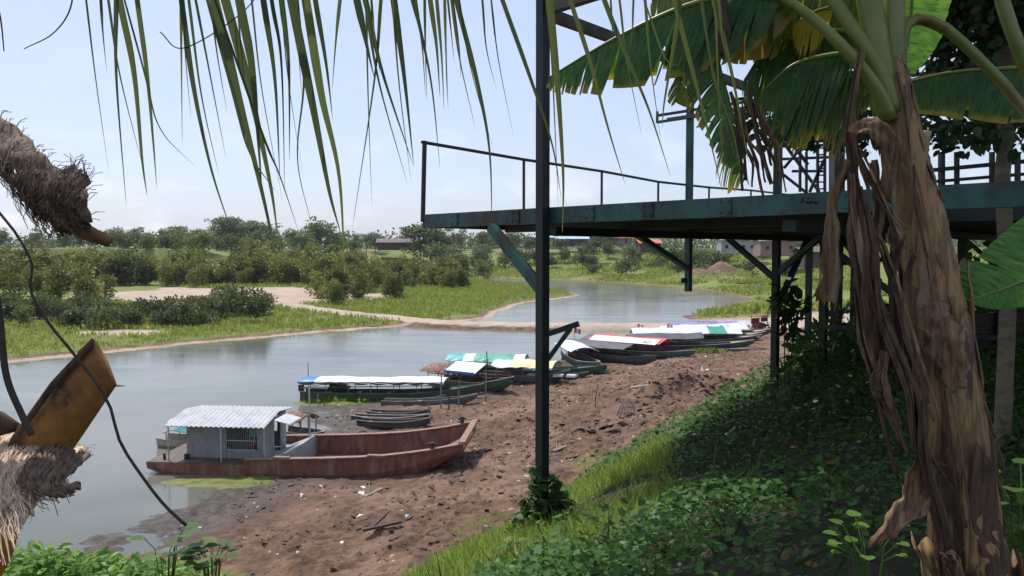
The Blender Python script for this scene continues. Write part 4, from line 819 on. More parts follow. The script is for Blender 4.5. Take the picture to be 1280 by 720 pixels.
for i in range(44):
    px = q.uniform(598, 1010); d = q.uniform(252, 330) if px < 830 else q.uniform(215, 262); v = at(px, 320, d)
    sd_v = float(segdist(np.array([v.x]), np.array([d]), WP, True)[0])
    if sd_v < 34: continue
    plant('shrub', 'slope_bush', q.choice(SCRUB), v.x, d, q.uniform(.7, 1.7), 'small dark bush scattered on the far grass slope', 'bushes on the far grass slope')
v = at(742, 340, 278); plant('shrub', 'slope_bush', SCRUB[0], v.x, v.y, 1.5, 'single brownish bush low on the far slope', None)
for i, px in enumerate((610, 632, 655, 668, 690, 706, 728, 742, 760, 790, 803, 822, 848, 858, 905, 950, 990, 1010)):
    d = q.uniform(296, 338) if px < 830 else q.uniform(262, 290); v = at(px, 320, d); plant('tree', 'bushy_tree', q.choice(ROUND), v.x, d, q.uniform(.85, 1.45), 'bushy dark tree among the houses on top of the far slope', 'bushy trees among the far houses', sx=q.uniform(.8, 1.3))
for i in range(46):
    px = (120 + 330 * i / 38 if i < 39 else 540 + 8 * (i - 39)) + q.uniform(-6, 6); d = q.uniform(285, 335); v = at(px, 320, d); plant('tree', 'undergrowth_tree', q.choice(THICK if i % 3 else ROUND), v.x, d, q.uniform(.85, 1.35), 'low dense tree filling the gap under the skyline trees', 'dense trees under the skyline trees', sx=q.uniform(1, 1.4))
for i in range(44):
    px = -30 + 420 * q.random(); d = q.uniform(176, 215); v = at(px, 340, d)
    if px > 120 and d < 190: d += 16; v = at(px, 340, d)
    plant('shrub', 'thicket_bush', q.choice(THICK[:4] + SCRUB[:3]), v.x, d, q.uniform(.7, 1.15), 'tall green bush in the thicket behind the sand flat', 'thicket bushes behind the sand flat', sx=1.25)
# distant wood closing the horizon
parts = []; r = np.random.default_rng(77)
for k in range(620):
    a = r.uniform(-.8, .8); d = r.uniform(410, 560); x = a * d; hh = r.uniform(6, 10)
    parts += clump_cloud(r, [((x, d, 9 + hh * .5), (6, 6, hh * .6))], 80, 1.7, shell=.5)
tag(obj('distant_wood', leaf_mesh('distant_wood', parts, M['lf_tree'])), 'far-off wood closing the horizon behind the trees', 'woodland', kind='stuff')
# feather palm by the far thicket
def feather_palm(name, x, y, H, n, fl, label, lm):
    o = empty(name, (x, y, zt(x, y)), 0, label, 'palm'); mb = MB(); mb.tube([(0, 0, -.3), (.1, 0, H * .5), (.0, .1, H)], [.2, .15, .13], 8); mb.build('trunk', M['bark'], o); r = np.random.default_rng(5)
    for k in range(n):
        a = 6.28 * k / n + r.uniform(-.2, .2); e = r.uniform(.1, 1.1); d0 = np.array([math.cos(a) * math.cos(e), math.sin(a) * math.cos(e), math.sin(e)]); pts = []
        for i in range(13): u = i / 12; pts.append(np.array([0, 0, H]) + d0 * fl * u + np.array([0, 0, -fl * .55 * u * u]))
        pts = np.array(pts); P = np.repeat(pts[2:], 4, 0); T = np.repeat(np.gradient(pts, axis=0)[2:], 4, 0); sdv = np.cross(T, [0, 0, 1.]); sg = np.tile([1, -1, 1, -1], 11)[:, None]
        D = T / np.linalg.norm(T, axis=1, keepdims=True) * .5 + sdv / (np.linalg.norm(sdv, axis=1, keepdims=True) + 1e-6) * sg; D[:, 2] -= .35
        v_, f_, t_ = scatter(P, D, np.full(len(P), fl * .3), 'diamond', r.random(len(P)), wid=.22)
        obj('frond', leaf_mesh('frond', [(v_, f_, t_)], lm), o)
    return o
v = at(40, 330, 196); feather_palm('palm_tree', v.x, 196, 9.6, 16, 3.4, 'feathery palm tree rising above the thicket at the far left', M['lf_thick'])
# ---------------------------------------------------------------- grass, creepers, litter (uncountable)
def sample(n, x0, x1, y0, y1, r): return r.uniform(x0, x1, n), r.uniform(y0, y1, n)
r = np.random.default_rng(21)
def infront(x, y, m=1.12): return np.abs(x) < .66 * y * m + 1.5
def grass_obj(name, x, y, h, tpl, mat_, label, per=1, lean=.35, wid=1.0, jit=.25):
    x = np.repeat(x, per) + r.normal(size=len(x) * per) * jit; y = np.repeat(y, per) + r.normal(size=len(y) * per) * jit; z = terrain(x, y)
    n = len(x); D = r.normal(size=(n, 3)) * lean; D[:, 2] = 1; S = np.repeat(h, per) * r.uniform(.6, 1.25, n)
    up = r.normal(size=(n, 3)); up[:, 2] *= .2
    return tag(obj(name, leaf_mesh(name, [scatter(np.stack([x, y, z - .02], -1), D, S, tpl, np.clip(r.normal(.45, .22, n), 0, 1), up=up, wid=wid)], mat_)), label, 'grass', kind='stuff')
# left bank meadow and the grass point
x, y = sample(60000, -75, 16, 62, 262, r); keep = infront(x, y) & inpoly(x, y, LB); x, y = x[keep], y[keep]
z_, sd_a, lf_, zn_ = terrain(x, y, True); k = (zn_[:, 0] > .55) & (sd_a > .6) & (r.random(len(x)) < np.clip(110 / y, .3, 1)) & (vnoise(x * .15, y * .3, 4) > .16); x, y = x[k], y[k]
grass_obj('meadow_grass', x, y, .28 + .38 * vnoise(x * .1, y * .25, 6) + .0022 * (y - 70), 'diamond', M['lf_grass'], 'bright green grass covering the far left bank down to the water', 3, .45, .45)
# far slope
x, y = sample(70000, -30, 150, 105, 345, r); keep = infront(x, y) & ~inpoly(x, y, LB); x, y = x[keep], y[keep]
z_, sd_a, lf_, zn_ = terrain(x, y, True); k = (zn_[:, 0] > .6) & (sd_a > 1.2) & (vnoise(x * .08, y * .08, 14) > .34); x, y = x[k][:22000], y[k][:22000]
grass_obj('slope_grass', x, y, .5 + .9 * vnoise(x * .06, y * .06, 16), 'diamond', M['lf_grass'], 'rough green grass on the far slope below the houses', 2, .5, .7, .6)
# near bank crest: sunlit grass
x, y = sample(90000, -4, 24, 5, 40, r); z_, sd_a, lf_, zn_ = terrain(x, y, True); k = (sd_a > 15.5) & (sd_a < 23.2) & (x < .175 * y + .3) & (vnoise(x * .8, y * .8, 24) > .16) & (r.random(len(x)) < np.clip(9 / y, .25, 1)); x, y = x[k], y[k]
grass_obj('bank_grass', x, y, .14 + .22 * vnoise(x * .6, y * .6, 26), 'blade', M['lf_bgrass'], 'sunlit tufts of grass along the crest of the near bank', 5, .5, .9, .06)
# sparse tufts on the mud
x, y = sample(60000, -12, 30, 20, 75, r); z_, sd_a, lf_, zn_ = terrain(x, y, True); k = (sd_a > 1) & (sd_a < 15.5) & (zn_[:, 0] > .3) & ~lf_ ; x, y = x[k], y[k]
grass_obj('mud_tufts', x, y, .12 + .1 * r.random(len(x)), 'blade', M['lf_bgrass'], 'thin green tufts growing on the churned mud', 3, .6, .9, .12)
x, y = r.normal(-11.2, 1.6, 500), r.normal(52.8, .7, 500); k = (x > -13.5) & (x < -8.3) & (y > 51.2) & (y < 54.2); x, y = x[k], y[k]
grass_obj('shore_grass', x, y, np.full(len(x), .38), 'diamond', M['lf_bgrass'], 'bright patch of grass in the shallows in front of the white-canopied boat', 4, .6, .4, .2)
v = gp(860, 440, .5); x, y = r.normal(v.x + .6, 1.1, 160), r.normal(v.y - 1.5, .6, 160)
grass_obj('shore_grass', x, y, np.full(len(x), .5), 'diamond', M['lf_bgrass'], 'grass clump growing at the bow of the navy boat', 4, .6, .4, .2)
# creeper leaves over the near bank
x, y = sample(300000, -9, 27, 2.0, 34, r); z_, sd_a, lf_, zn_ = terrain(x, y, True); dens = np.clip(6 / np.maximum(y, 3), .12, 1)
k = (sd_a > 18.4) & (sd_a < 33) & infront(x, y, 1.25) & (zn_[:, 0] > .4) & (r.random(len(x)) < dens * (.45 + .55 * sstep(.2, .45, vnoise(x * .7, y * .7, 34)))) & ~((-.86 * x + .51 * y + .9 * (vnoise(x * .8, y * .8, 36) - .5) > 3.25 - .02 * y) & (y < 15) & (x < .17 * y + .25) & (x > -1.9))
x, y, z_ = x[k], y[k], z_[k]; n = len(x); hgt = .06 + .62 * vnoise(x * 1.1, y * 1.1, 38) * vnoise(x * .35, y * .35, 39) * 2
hgt = hgt * np.where((y < 14) & (x < .2 * y), np.clip((3.5 + .86 * x - .51 * y) / 1.6, .12, 1), 1)
per = 3; x = np.repeat(x, per) + r.normal(size=n * per) * .09; y = np.repeat(y, per) + r.normal(size=n * per) * .09; z2 = terrain(x, y) + np.repeat(hgt, per) * r.random(n * per)
D = r.normal(size=(n * per, 3)); D[:, 2] = D[:, 2] * .35 - .15; S = r.uniform(.022, .056, n * per) * np.clip(.75 + y / 16, .75, 2.2)
tint = np.clip(r.normal(.35, .2, n * per) + .25 * (vnoise(x * .5, y * .5, 44) - .5), 0, 1)
tag(obj('bank_creeper', leaf_mesh('bank_creeper', [scatter(np.stack([x, y, z2], -1), D, S, 'heart', tint, roll=r.uniform(-.6, .6, n * per))], M['lf_cover'])), 'dense low creeper with heart-shaped leaves covering the shaded near bank', 'ground cover', kind='stuff')
x, y = sample(9000, -2, 12, 3.5, 20, r); s_a = -.86 * x + .51 * y; k = (s_a < 3.6) & (s_a > -4) & infront(x, y) & (r.random(len(x)) < np.clip(5 / y, .1, 1)); x, y = x[k][:420], y[k][:420]
D = r.normal(size=(len(x), 3)); D[:, 2] = np.abs(D[:, 2]) * .2
tag(obj('fallen_leaves', leaf_mesh('fallen_leaves', [scatter(np.stack([x, y, terrain(x, y) + r.uniform(.04, .16, len(x))], -1), D, r.uniform(.05, .12, len(x)), 'oval', r.random(len(x)), roll=r.uniform(-1, 1, len(x)), wid=.7)], leafmat('fallen_leaf', (.09, .05, .025), (.22, .14, .06), None, .2, .8))), 'dry brown leaves fallen on the creeper of the near bank', 'leaf litter', kind='stuff')
grass_obj('bank_weeds', x[::2], y[::2], np.full(len(x[::2]), .38), 'blade', M['lf_cover'], 'thin upright weeds standing out of the creeper on the near bank', 4, .45, .8, .07)
# sunlit weeds at the foot of the camera, lower left
x, y = r.normal(-3.3, 1.15, 4200), r.normal(5.3, .75, 4200); z2 = terrain(x, y); n = len(x); k = (z2 > 6.6) & (x < -1.75 - .0 * y); x, y, z2 = x[k], y[k], z2[k]; n = len(x); hgt = .12 + .38 * vnoise(x * 1.6, y * 1.6, 47) 
per = 4; x = np.repeat(x, per) + r.normal(size=n * per) * .06; y = np.repeat(y, per) + r.normal(size=n * per) * .06; zz = np.repeat(z2, per) + np.repeat(hgt, per) * r.random(n * per)
D = r.normal(size=(n * per, 3)); D[:, 2] = D[:, 2] * .5 + .25
tag(obj('weed_patch', leaf_mesh('weed_patch', [scatter(np.stack([x, y, zz], -1), D, r.uniform(.05, .11, n * per), 'oval', np.clip(r.normal(.5, .25, n * per), 0, 1), roll=r.uniform(-.8, .8, n * per), wid=.8), ], M['lf_fresh'])), 'sunlit leafy weeds at the bottom left corner', 'ground cover', kind='stuff')
def weed(px, py, d, h, nl, size, label, m='lf_fresh', big=True):
    p = at(px, py, d); o = empty('leafy_weed', p, 0, label, 'plant'); rr_ = np.random.default_rng(int(px)); mb = MB(); P = []; D = []
    for k in range(nl):
        a = rr_.uniform(0, 6.28); e = rr_.uniform(.3, 1.2); tip = Vector((math.cos(a) * h * .5, math.sin(a) * h * .5, h * (.45 + .5 * rr_.random()))); mb.tube([(0, 0, -.35), tip * .5 + Vector((0, 0, h * .12)), tip], .0028, 5); P.append(tip); D.append((math.cos(a), math.sin(a) - .5, .15))
    mb.build('stalks', M['lf_fresh'], o); obj('foliage', leaf_mesh('foliage', [scatter(np.array([tuple(p) for p in P]), np.array(D), rr_.uniform(.75, 1.2, nl) * size, 'heart', rr_.uniform(.4, 1, nl), wid=1.15)], M[m]), o); return o
weed(208, 712, 5.0, .26, 9, .085, 'weed with large round pale green leaves near the bottom left corner'); weed(265, 722, 5.0, .22, 22, .08, 'dark leafy weed right of the round-leaved weed', 'lf_cover'); weed(1085, 728, 3.2, .25, 12, .05, 'small weed with narrow sunlit leaves below the dry banana flap'); weed(1278, 680, 3.0, .3, 9, .08, 'yellow-green weed right of the banana trunk')
# clods of mud and washed-up litter
def lumps(name, x, y, s, mat_, label, cat, flat=.6, tintv=None):
    z = terrain(x, y); n = len(x); base = np.array([(1, 0, 0), (0, 1, 0), (-1, 0, 0), (0, -1, 0), (0, 0, 1), (.6, .6, .55), (-.6, .5, .6), (.1, -.7, .65)]); base = np.array([(1, 0, 0), (.5, .87, 0), (-.5, .87, 0), (-1, 0, 0), (-.5, -.87, 0), (.5, -.87, 0), (.5, .1, .7), (-.25, .45, .8), (-.25, -.4, .75)])
    F = np.array([(0, 1, 6, 6), (1, 2, 7, 6), (2, 3, 7, 7), (3, 4, 8, 7), (4, 5, 8, 8), (5, 0, 6, 8), (6, 7, 8, 8)])
    V = base[None] * (1 + r.normal(size=(n, 9, 1)) * .34) * s[:, None, None] * np.array([1, 1, flat]); a = r.uniform(0, 6.28, n); c, si = np.cos(a)[:, None], np.sin(a)[:, None]
    V[..., 2] += V[..., 0] * r.normal(size=(n, 1)) * .35 + V[..., 1] * r.normal(size=(n, 1)) * .35
    V = np.stack([V[..., 0] * c * 1.3 - V[..., 1] * si, V[..., 0] * si * 1.3 + V[..., 1] * c, V[..., 2]], -1) + np.stack([x, y, z - s * .12], -1)[:, None]
    return tag(obj(name, leaf_mesh(name, [(V.reshape(-1, 3), (np.arange(n)[:, None, None] * 9 + F[None]).reshape(-1, 4), np.repeat(r.random(n) if tintv is None else tintv, 9))], mat_)), label, cat, kind='stuff')
x, y = sample(42000, -12, 34, 18, 72, r); z_, sd_a, lf_, zn_ = terrain(x, y, True)
hp = np.exp(-((x - 10.3) / 4.2) ** 2 - ((y - 47.5) / 3.4) ** 2) + 1.0 * np.exp(-((x - 3.0) / 5) ** 2 - ((y - 38) / 4) ** 2) + .4 * np.exp(-((x + 1) / 3) ** 2 - ((y - 33) / 2) ** 2)
k = (sd_a > .2) & (sd_a < 15.5) & (r.random(len(x)) < .16 + .7 * hp + .45 * (vnoise(x * .4, y * .4, 57) > .6)); x, y = x[k], y[k]; hp = hp[k]
lumps('mud_clods', x, y, np.abs(r.normal(.03, .045, len(x))) * (1 + 1.0 * hp) + .022, M['clod'], 'broken lumps of dark mud strewn over the beach and heap', 'mud clods')
m, t, p, o = nodes('washed_up_litter'); a = nd(t, 'Attribute', attribute_name='tint'); rp = nd(t, 'ValToRGB'); rp.color_ramp.interpolation = 'CONSTANT'; e = rp.color_ramp.elements; e[0].color = (.10, .065, .045, 1); e[1].position = .3; e[1].color = (.3, .22, .16, 1)
for pos, c in ((.55, (.42, .35, .28)), (.78, (.68, .66, .62)), (.93, (.35, .45, .5)), (.975, (.5, .16, .1))): x_ = rp.color_ramp.elements.new(pos); x_.color = (*c, 1)
t.links.new(a.outputs['Fac'], rp.inputs[0]); t.links.new(rp.outputs[0], p.inputs['Base Color']); p.inputs['Roughness'].default_value = .8; M['litter'] = m
x, y = sample(26000, -12, 36, 18, 74, r); z_, sd_a, lf_, zn_ = terrain(x, y, True); hp = np.exp(-((x - 9) / 5.5) ** 2 - ((y - 45) / 5) ** 2) + .5 * np.exp(-((x - 2) / 5.5) ** 2 - ((y - 36) / 4) ** 2)
k = (sd_a > .1) & (sd_a < 15.8) & (r.random(len(x)) < .012 + .26 * hp * (vnoise(x * .7, y * .7, 59) > .45) + .3 * (vnoise(x * .6, y * .6, 58) > .7)); x, y = x[k], y[k]
lumps('shore_litter', x, y, np.abs(r.normal(.03, .035, len(x))) + .016, M['litter'], 'pale wood chips and scraps of litter scattered on the mud', 'litter', .3)
# sticks and planks lying on the mud
for i, (px, py, L, rz, m_, lb) in enumerate([(805, 489, 1.6, .1, 'palewood', 'pale plank lying on top of the mud heap'), (848, 475, 1.3, .9, 'palewood', 'whitish board tilted on the right of the mud heap'), (932, 484, .9, -1.0, 'palewood', 'short white stick right of the mud heap'), (880, 462, .9, .5, 'white', 'white scrap lying behind the mud heap'), (466, 604, .9, .9, 'wood', 'forked driftwood on the mud below the barge'), (478, 660, 1.2, .3, 'darkwood', 'dark driftwood on the lower mud'), (700, 560, .8, .7, 'wood', 'grey branch near the steel post foot')]):
    v = gp(px, py, 1.4); z = zt(v.x, v.y); v = gp(px, py, z); z = zt(v.x, v.y); mb = MB(); mb.box((0, 0, 0), (L, .16, .07)); mb.tube([(-L * .2, .05, .02), (L * .1, .3, .14), (L * .3, .5, .2)], [.035, .03, .015], 6)
    o = mb.build('driftwood', M[m_]); o.location = (v.x, v.y, z + .08); o.rotation_euler = (.1, -.12, rz); tag(o, lb, 'driftwood')
v = gp(784, 513, 1.6); mb = MB()
for k in range(9): a = k * .35; mb.tube([(math.cos(a) * .55 - .1, math.sin(a) * .1 - .3, 0), (math.cos(a) * .4, .05, .45), (math.cos(a) * .25, .3, .75)], .03, 5)
for hh in (.15, .4, .65): mb.tube([(-.5 + hh * .3, -.2 + hh * .5, hh), (0, -.35 + hh * .6, hh + .05), (.5 - hh * .3, -.2 + hh * .5, hh)], .03, 5)
o = mb.build('broken_basket', M['wood']); o.location = (v.x, v.y, zt(v.x, v.y)); tag(o, 'broken brown wicker basket lying on the mud left of the heap', 'basket')

# ---------------------------------------------------------------- plants around the platform
def shrub(name, label, cat, p, lobes, n, size, m, kind='oval', trunk=None, shell=.3, wid=1):
    o = empty(name, p, 0, label, cat); rr_ = np.random.default_rng(int(abs(p[0] * 100) + abs(p[1]) * 10)); mb = MB()
    for c, ra in lobes: mb.tube([(0, 0, -.3) if trunk is None else trunk[-1], (c[0] * .5, c[1] * .5, c[2] * .6) if trunk is None else tuple((Vector(trunk[-1]) + Vector(c)) / 2), c], [.02, .015, .008] if trunk is None else [.05, .035, .015], 5)
    if trunk: mb.tube(trunk, [.066, .062, .058, .05][:len(trunk)], 10)
    mb.build('stem' if trunk is None else 'trunk', M['bark' if trunk is None else 'palebark'], o); obj('foliage', leaf_mesh('foliage', clump_cloud(rr_, lobes, n, size, kind, shell=shell), M[m]), o); return o
v = pl(K1, -.08, 0); z = zt(v.x, v.y)
shrub('vine_clump', 'thick dark green creeper swallowing the foot of the tall front post', 'vine', (v.x - .02, v.y - .05, z - .2), [((0, 0, .3), (.28, .26, .32)), ((.05, .03, .66), (.23, .22, .25)), ((-.06, .05, .08), (.33, .32, .28)), ((.26, -.02, .45), (.16, .2, .18)), ((-.02, 0, .88), (.12, .11, .1)), ((-.1, -.1, -.12), (.3, .3, .3)), ((.22, -.05, .0), (.26, .26, .28))], 1500, .09, 'lf_cover', 'heart')
v = pl(K1, M3, 0)
o = shrub('climbing_vine', 'leafy vine clinging to the second post under the platform, trailing down', 'vine', (v.x + .12, v.y - .12, 8.9), [((.0, 0, .1), (.16, .14, .22)), ((.08, 0, -.25), (.12, .12, .2)), ((.28, 0, .12), (.14, .1, .12)), ((.02, 0, .35), (.1, .1, .15))], 130, .2, 'lf_dark', 'oval')
mb = MB(); mb.tube([(.1, 0, .1), (.16, -.02, -.5), (.12, 0, -1.0), (.08, 0, -1.5)], .016, 6); mb.tube([(-.02, 0, .1), (.0, -.02, -.5), (.03, 0, -1.4)], .01, 6); mb.build('tendril', M['vine'], o)
for px, py, d, s, n, lb, m_ in ((1042, 452, 17, .9, 260, 'leafy shrub between the inner posts under the platform', 'lf_cover'), (1062, 470, 14, 1.0, 330, 'broad-leaved shrub under the platform left of the banana trunk', 'lf_cover'), (1010, 487, 13.5, .6, 160, 'low shrub at the foot of the second post', 'lf_cover'), (1105, 470, 13, .85, 240, 'shrub behind the hanging dry banana leaves', 'lf_cover'), (1225, 452, 15, 1.3, 380, 'bushy shrub behind the low dark wall', 'lf_fresh'), (1290, 440, 14, 1.4, 300, 'shrub at the right edge under the platform', 'lf_cover'), (1165, 462, 16, 1.1, 240, 'shrub seen right behind the banana trunk', 'lf_cover')):
    p = at(px, py, d); z = zt(p.x, p.y); shrub('understory_shrub', lb, 'shrub', (p.x, p.y, z), [((-.5 * s, 0, .45 * s), (.5 * s, .5 * s, .45 * s)), ((.35 * s, .1, .6 * s), (.55 * s, .5 * s, .5 * s)), ((0, 0, 1.0 * s), (.4 * s, .4 * s, .4 * s)), ((.75 * s, -.2, .3 * s), (.4 * s, .4 * s, .3 * s))], n, .2, m_, 'oval', wid=.8)
p0 = at(1255, 455, 6.6); z = zt(p0.x, p0.y)
trk = [(0, 0, -.2), (.02, 0, 9.6 - z), (-.04, .03, 10.6 - z), (.02, .05, 11.6 - z)]
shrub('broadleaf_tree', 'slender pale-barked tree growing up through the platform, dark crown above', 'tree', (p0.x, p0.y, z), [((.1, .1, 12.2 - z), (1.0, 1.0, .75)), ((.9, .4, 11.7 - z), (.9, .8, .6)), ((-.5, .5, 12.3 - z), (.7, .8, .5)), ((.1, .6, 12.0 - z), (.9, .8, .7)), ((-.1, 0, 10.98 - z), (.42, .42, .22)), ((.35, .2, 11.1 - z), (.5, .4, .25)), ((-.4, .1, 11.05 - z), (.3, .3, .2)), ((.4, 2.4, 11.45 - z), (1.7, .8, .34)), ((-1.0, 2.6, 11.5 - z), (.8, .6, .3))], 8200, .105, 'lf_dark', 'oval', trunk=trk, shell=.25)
# unseen tree added off to the right, crown lobes placed to shade the bank
tx0, ty0 = 7.6, 6.4; z = zt(tx0, ty0); lob = []; q = random.Random(9)
for yy in np.arange(4.2, 14.5, 1.35):
    for xx in np.arange(-2.6, 8.5, 1.45):
        s_ = -.86 * xx + .51 * yy
        if s_ > 5.6 or yy < 7: continue
        zz = max(14.6, 11.3 + .33 * yy + .9) + q.uniform(0, 1.6); lob.append(((xx + q.uniform(-.3, .3) - tx0, yy + q.uniform(-.3, .3) - ty0, zz - z), (1.15, 1.15, .6)))
shrub('added_shade_tree', 'unseen tree added off to the right, its crown shaped to shade the bank', 'tree', (tx0, ty0, z), lob, 9500, .36, 'lf_dark', 'oval', trunk=[(0, 0, -.2), (.1, 0, 3), (-.2, .1, 5.2), (-.6, .3, 6.6)], shell=.1)
# low dark wall under the platform
a, b = at(1196, 455, 12), at(1330, 455, 12.6); z = zt(a.x, a.y); mb = MB()
for k in range(4): mb.bar((a.x, a.y, z + .1 + .2 * k), (b.x, b.y, z + .1 + .2 * k), .12 + .012 * (k % 2), .19)
for k in range(4): f = k / 3; mb.bar(Vector((a.x, a.y - .1, z - .2)).lerp(Vector((b.x, b.y - .1, z - .2)), f), Vector((a.x, a.y - .1, z + .95)).lerp(Vector((b.x, b.y - .1, z + .95)), f), .1, .1, up=(1, 0, 0))
tag(mb.build('plank_wall', M['darkwood']), 'low dark plank wall under the right end of the platform', 'wall')
# ---------------------------------------------------------------- banana plants
def spline(pts, n):
    pts = [Vector(p) for p in pts]; P = [pts[0] * 2 - pts[1]] + pts + [pts[-1] * 2 - pts[-2]]; out_ = []
    for k in range(n):
        s = k / (n - 1) * (len(pts) - 1); i = min(int(s), len(pts) - 2); f = s - i; a, b, c, d = P[i:i + 4]
        out_.append(.5 * ((2 * b) + (c - a) * f + (2 * a - 5 * b + 4 * c - d) * f * f + (3 * b - a - 3 * c + d) * f ** 3))
    return out_
def banana_mat(name, c1, c2, edgec, tr, edge0=.86):
    m, t, p, o = nodes(name); a = nd(t, 'Attribute', attribute_name='lf'); s = nd(t, 'SeparateColor'); t.links.new(a.outputs['Color'], s.inputs[0]); g = nd(t, 'NewGeometry')
    n1 = noise(t, g.outputs['Position'], 7, 4); n2 = noise(t, g.outputs['Position'], 40, 3)
    cb = nd(t, 'CombineXYZ'); t.links.new(s.outputs[1], cb.inputs[0]); t.links.new(mth(t, 'MULTIPLY', s.outputs[0], .03), cb.inputs[1]); vn = noise(t, cb.outputs[0], 95, 2, .5)
    c = mixc(t, mrange(t, n1, .35, .65), c1, c2); c = mixc(t, mrange(t, vn, .45, .62), c, tuple(v * .68 for v in c1))
    ef = mrange(t, mth(t, 'ADD', s.outputs[0], mth(t, 'MULTIPLY', mth(t, 'SUBTRACT', n1, .5), .55)), edge0, edge0 + .1); c = mixc(t, ef, c, edgec)
    df = mrange(t, mth(t, 'ADD', s.outputs[2], mth(t, 'MULTIPLY', mth(t, 'SUBTRACT', n1, .5), .8)), .98, 1.15); c = mixc(t, df, c, (.16, .095, .04))
    t.links.new(c, p.inputs['Base Color']); p.inputs['Roughness'].default_value = .42; p.inputs['Specular IOR Level'].default_value = .4; bump(t, p, vn, .25, .004)
    tl = nd(t, 'BsdfTranslucent'); h = nd(t, 'HueSaturation'); h.inputs['Hue'].default_value = .468; h.inputs['Value'].default_value = 2.5; h.inputs['Saturation'].default_value = 1.1; t.links.new(c, h.inputs['Color']); t.links.new(h.outputs[0], tl.inputs[0])
    ms = nd(t, 'MixShader'); ms.inputs[0].default_value = tr; t.links.new(p.outputs[0], ms.inputs[1]); t.links.new(tl.outputs[0], ms.inputs[2]); t.links.new(ms.outputs[0], o.inputs[0]); return m
M['ban'] = banana_mat('banana_leaf', (.035, .10, .022), (.06, .15, .03), (.22, .20, .035), .45)
M['banold'] = banana_mat('old_banana_leaf', (.06, .12, .025), (.13, .18, .04), (.22, .17, .04), .45, .8)
M['banyel'] = banana_mat('yellow_banana_leaf', (.55, .42, .03), (.38, .36, .04), (.2, .1, .03), .5)
M['banfresh'] = banana_mat('fresh_banana_leaf', (.05, .15, .03), (.075, .19, .04), (.12, .2, .04), .4, 1.4)
def blade_leaf(parent, rib, hw, sides, m, seed, torn=.25, n=64, petiole=.02, gapw=.35, spread=.25, ragged=.12, u_green=(0, 1), pet_to=.2):
    """leaf with a midrib and, on each side, a blade torn along its veins. sides: list of (start direction, end direction, width factor) or None for the natural arch"""
    q = random.Random(seed); P = spline(rib, n); V = []; F = []; A = []
    if sides is None: sides = [(1, None, 1), (-1, None, 1)]
    for sgn, (d0, d1, wf) in enumerate(sides):
        i = 0; groups = []
        while i < n - 1:
            L = 1
            while i + L < n - 1 and q.random() > torn: L += 1
            groups.append((i, i + L)); i += L
        for (a, b) in groups:
            ex = q.uniform(-1, 1) * spread; ln = 1 - q.random() * ragged; sh = q.uniform(-.15, .15); dead = q.random() ** 3
            K = 7; base = len(V)
            for i in range(a, b + 1):
                u = i / (n - 1); T = (P[min(i + 1, n - 1)] - P[max(i - 1, 0)]).normalized(); Wd = hw * wf * max(.02, math.sin(math.pi * min(1, (u * .93 + .055)) ** .75)) ** .62 * ln
                if d1 is None:
                    S = T.cross(Vector((0, 0, 1))).normalized() * d0; e0 = S * .9 + Vector((0, 0, .12)); e1 = S * .25 + Vector((0, 0, -1))
                else: e0, e1 = Vector(d0), Vector(d1)
                p = P[i].copy(); V.append(tuple(p)); A.append((0, u, dead * .6)); c = (i - a) / max(1, b - a) - .5
                for k in range(1, K):
                    f = k / (K - 1); d = e0.lerp(e1, min(1, max(0, f ** .8 + ex * f))); d.normalize(); d = d + T * (.22 + sh * f); d.normalize(); p = p + d * (Wd / (K - 1))
                    pp = p - T * (c * gapw * f * f * (P[b] - P[a]).length) + Vector((0, 0, 1)).cross(d) * .004 * math.sin(i * 1.9 + f * 3)
                    V.append(tuple(pp)); A.append((f, u, dead))
            for i in range(b - a):
                for k in range(K - 1): v0 = base + i * K + k; F.append((v0, v0 + 1, v0 + K + 1, v0 + K))
    me = np_mesh('leaf', V, F, M[m], {'lf': np.array(A)}, True); lf = obj('leaf', me, parent)
    mb = MB(); k = 20; mb.tube(spline(rib, k), [petiole * (1 - .8 * i / (k - 1)) for i in range(k)], 8); mb.build('midrib', M['petiole'], lf, True); return lf
def dry(parent, pts, w, m, seed, amp=.35, n=34, K=9, name='dry_leaf', face=(0, -1, 0), fray=.5):
    """crumpled dry strip; pts in (px, py, d), w widths in photo pixels"""
    q = random.Random(seed); P = spline([at(*p) for p in pts], n); V = []; F = []; ph = [q.uniform(0, 6.28) for _ in range(8)]; fr = [q.random() for _ in range(K)]
    for i in range(n):
        u = i / (n - 1); T = (P[min(i + 1, n - 1)] - P[max(i - 1, 0)]).normalized(); wd = float(np.interp(u, np.linspace(0, 1, len(w)), w)) * P[i].y / 1000
        tw = .6 * math.sin(u * 3 + ph[0]) ; S = T.cross(Vector(face)).normalized(); Nn = S.cross(T); S2 = S * math.cos(tw) + Nn * math.sin(tw); N2 = S2.cross(T)
        for k in range(K):
            f = k / (K - 1) - .5; off = amp * wd * (.5 * math.sin(f * 7 + ph[1] + u * 4) + .3 * math.sin(f * 15 + ph[2] + u * 9) + .2 * math.sin(u * 23 + ph[3] + f * 5)) - amp * wd * 1.2 * (f * f)
            e = 1 + .18 * math.sin(u * 17 + ph[4] + (3 if f > 0 else 0)) + .1 * math.sin(u * 41 + ph[5] * f)
            p = P[i] + S2 * (f * wd * e) + N2 * off
            if u > .75: p = p + T * (fr[k] * fray * wd * (u - .75) * 4)
            V.append(p)
    for i in range(n - 1):
        for k in range(K - 1):
            v0 = i * K + k; F.append((v0, v0 + 1, v0 + K + 1, v0 + K))
    mb = MB(); mb.add(V, F); o = mb.build(name, M[m], parent, True); so = o.modifiers.new('thickness', 'SOLIDIFY'); so.thickness = .003; return o
def T_(*p): return [at(*a) for a in p]
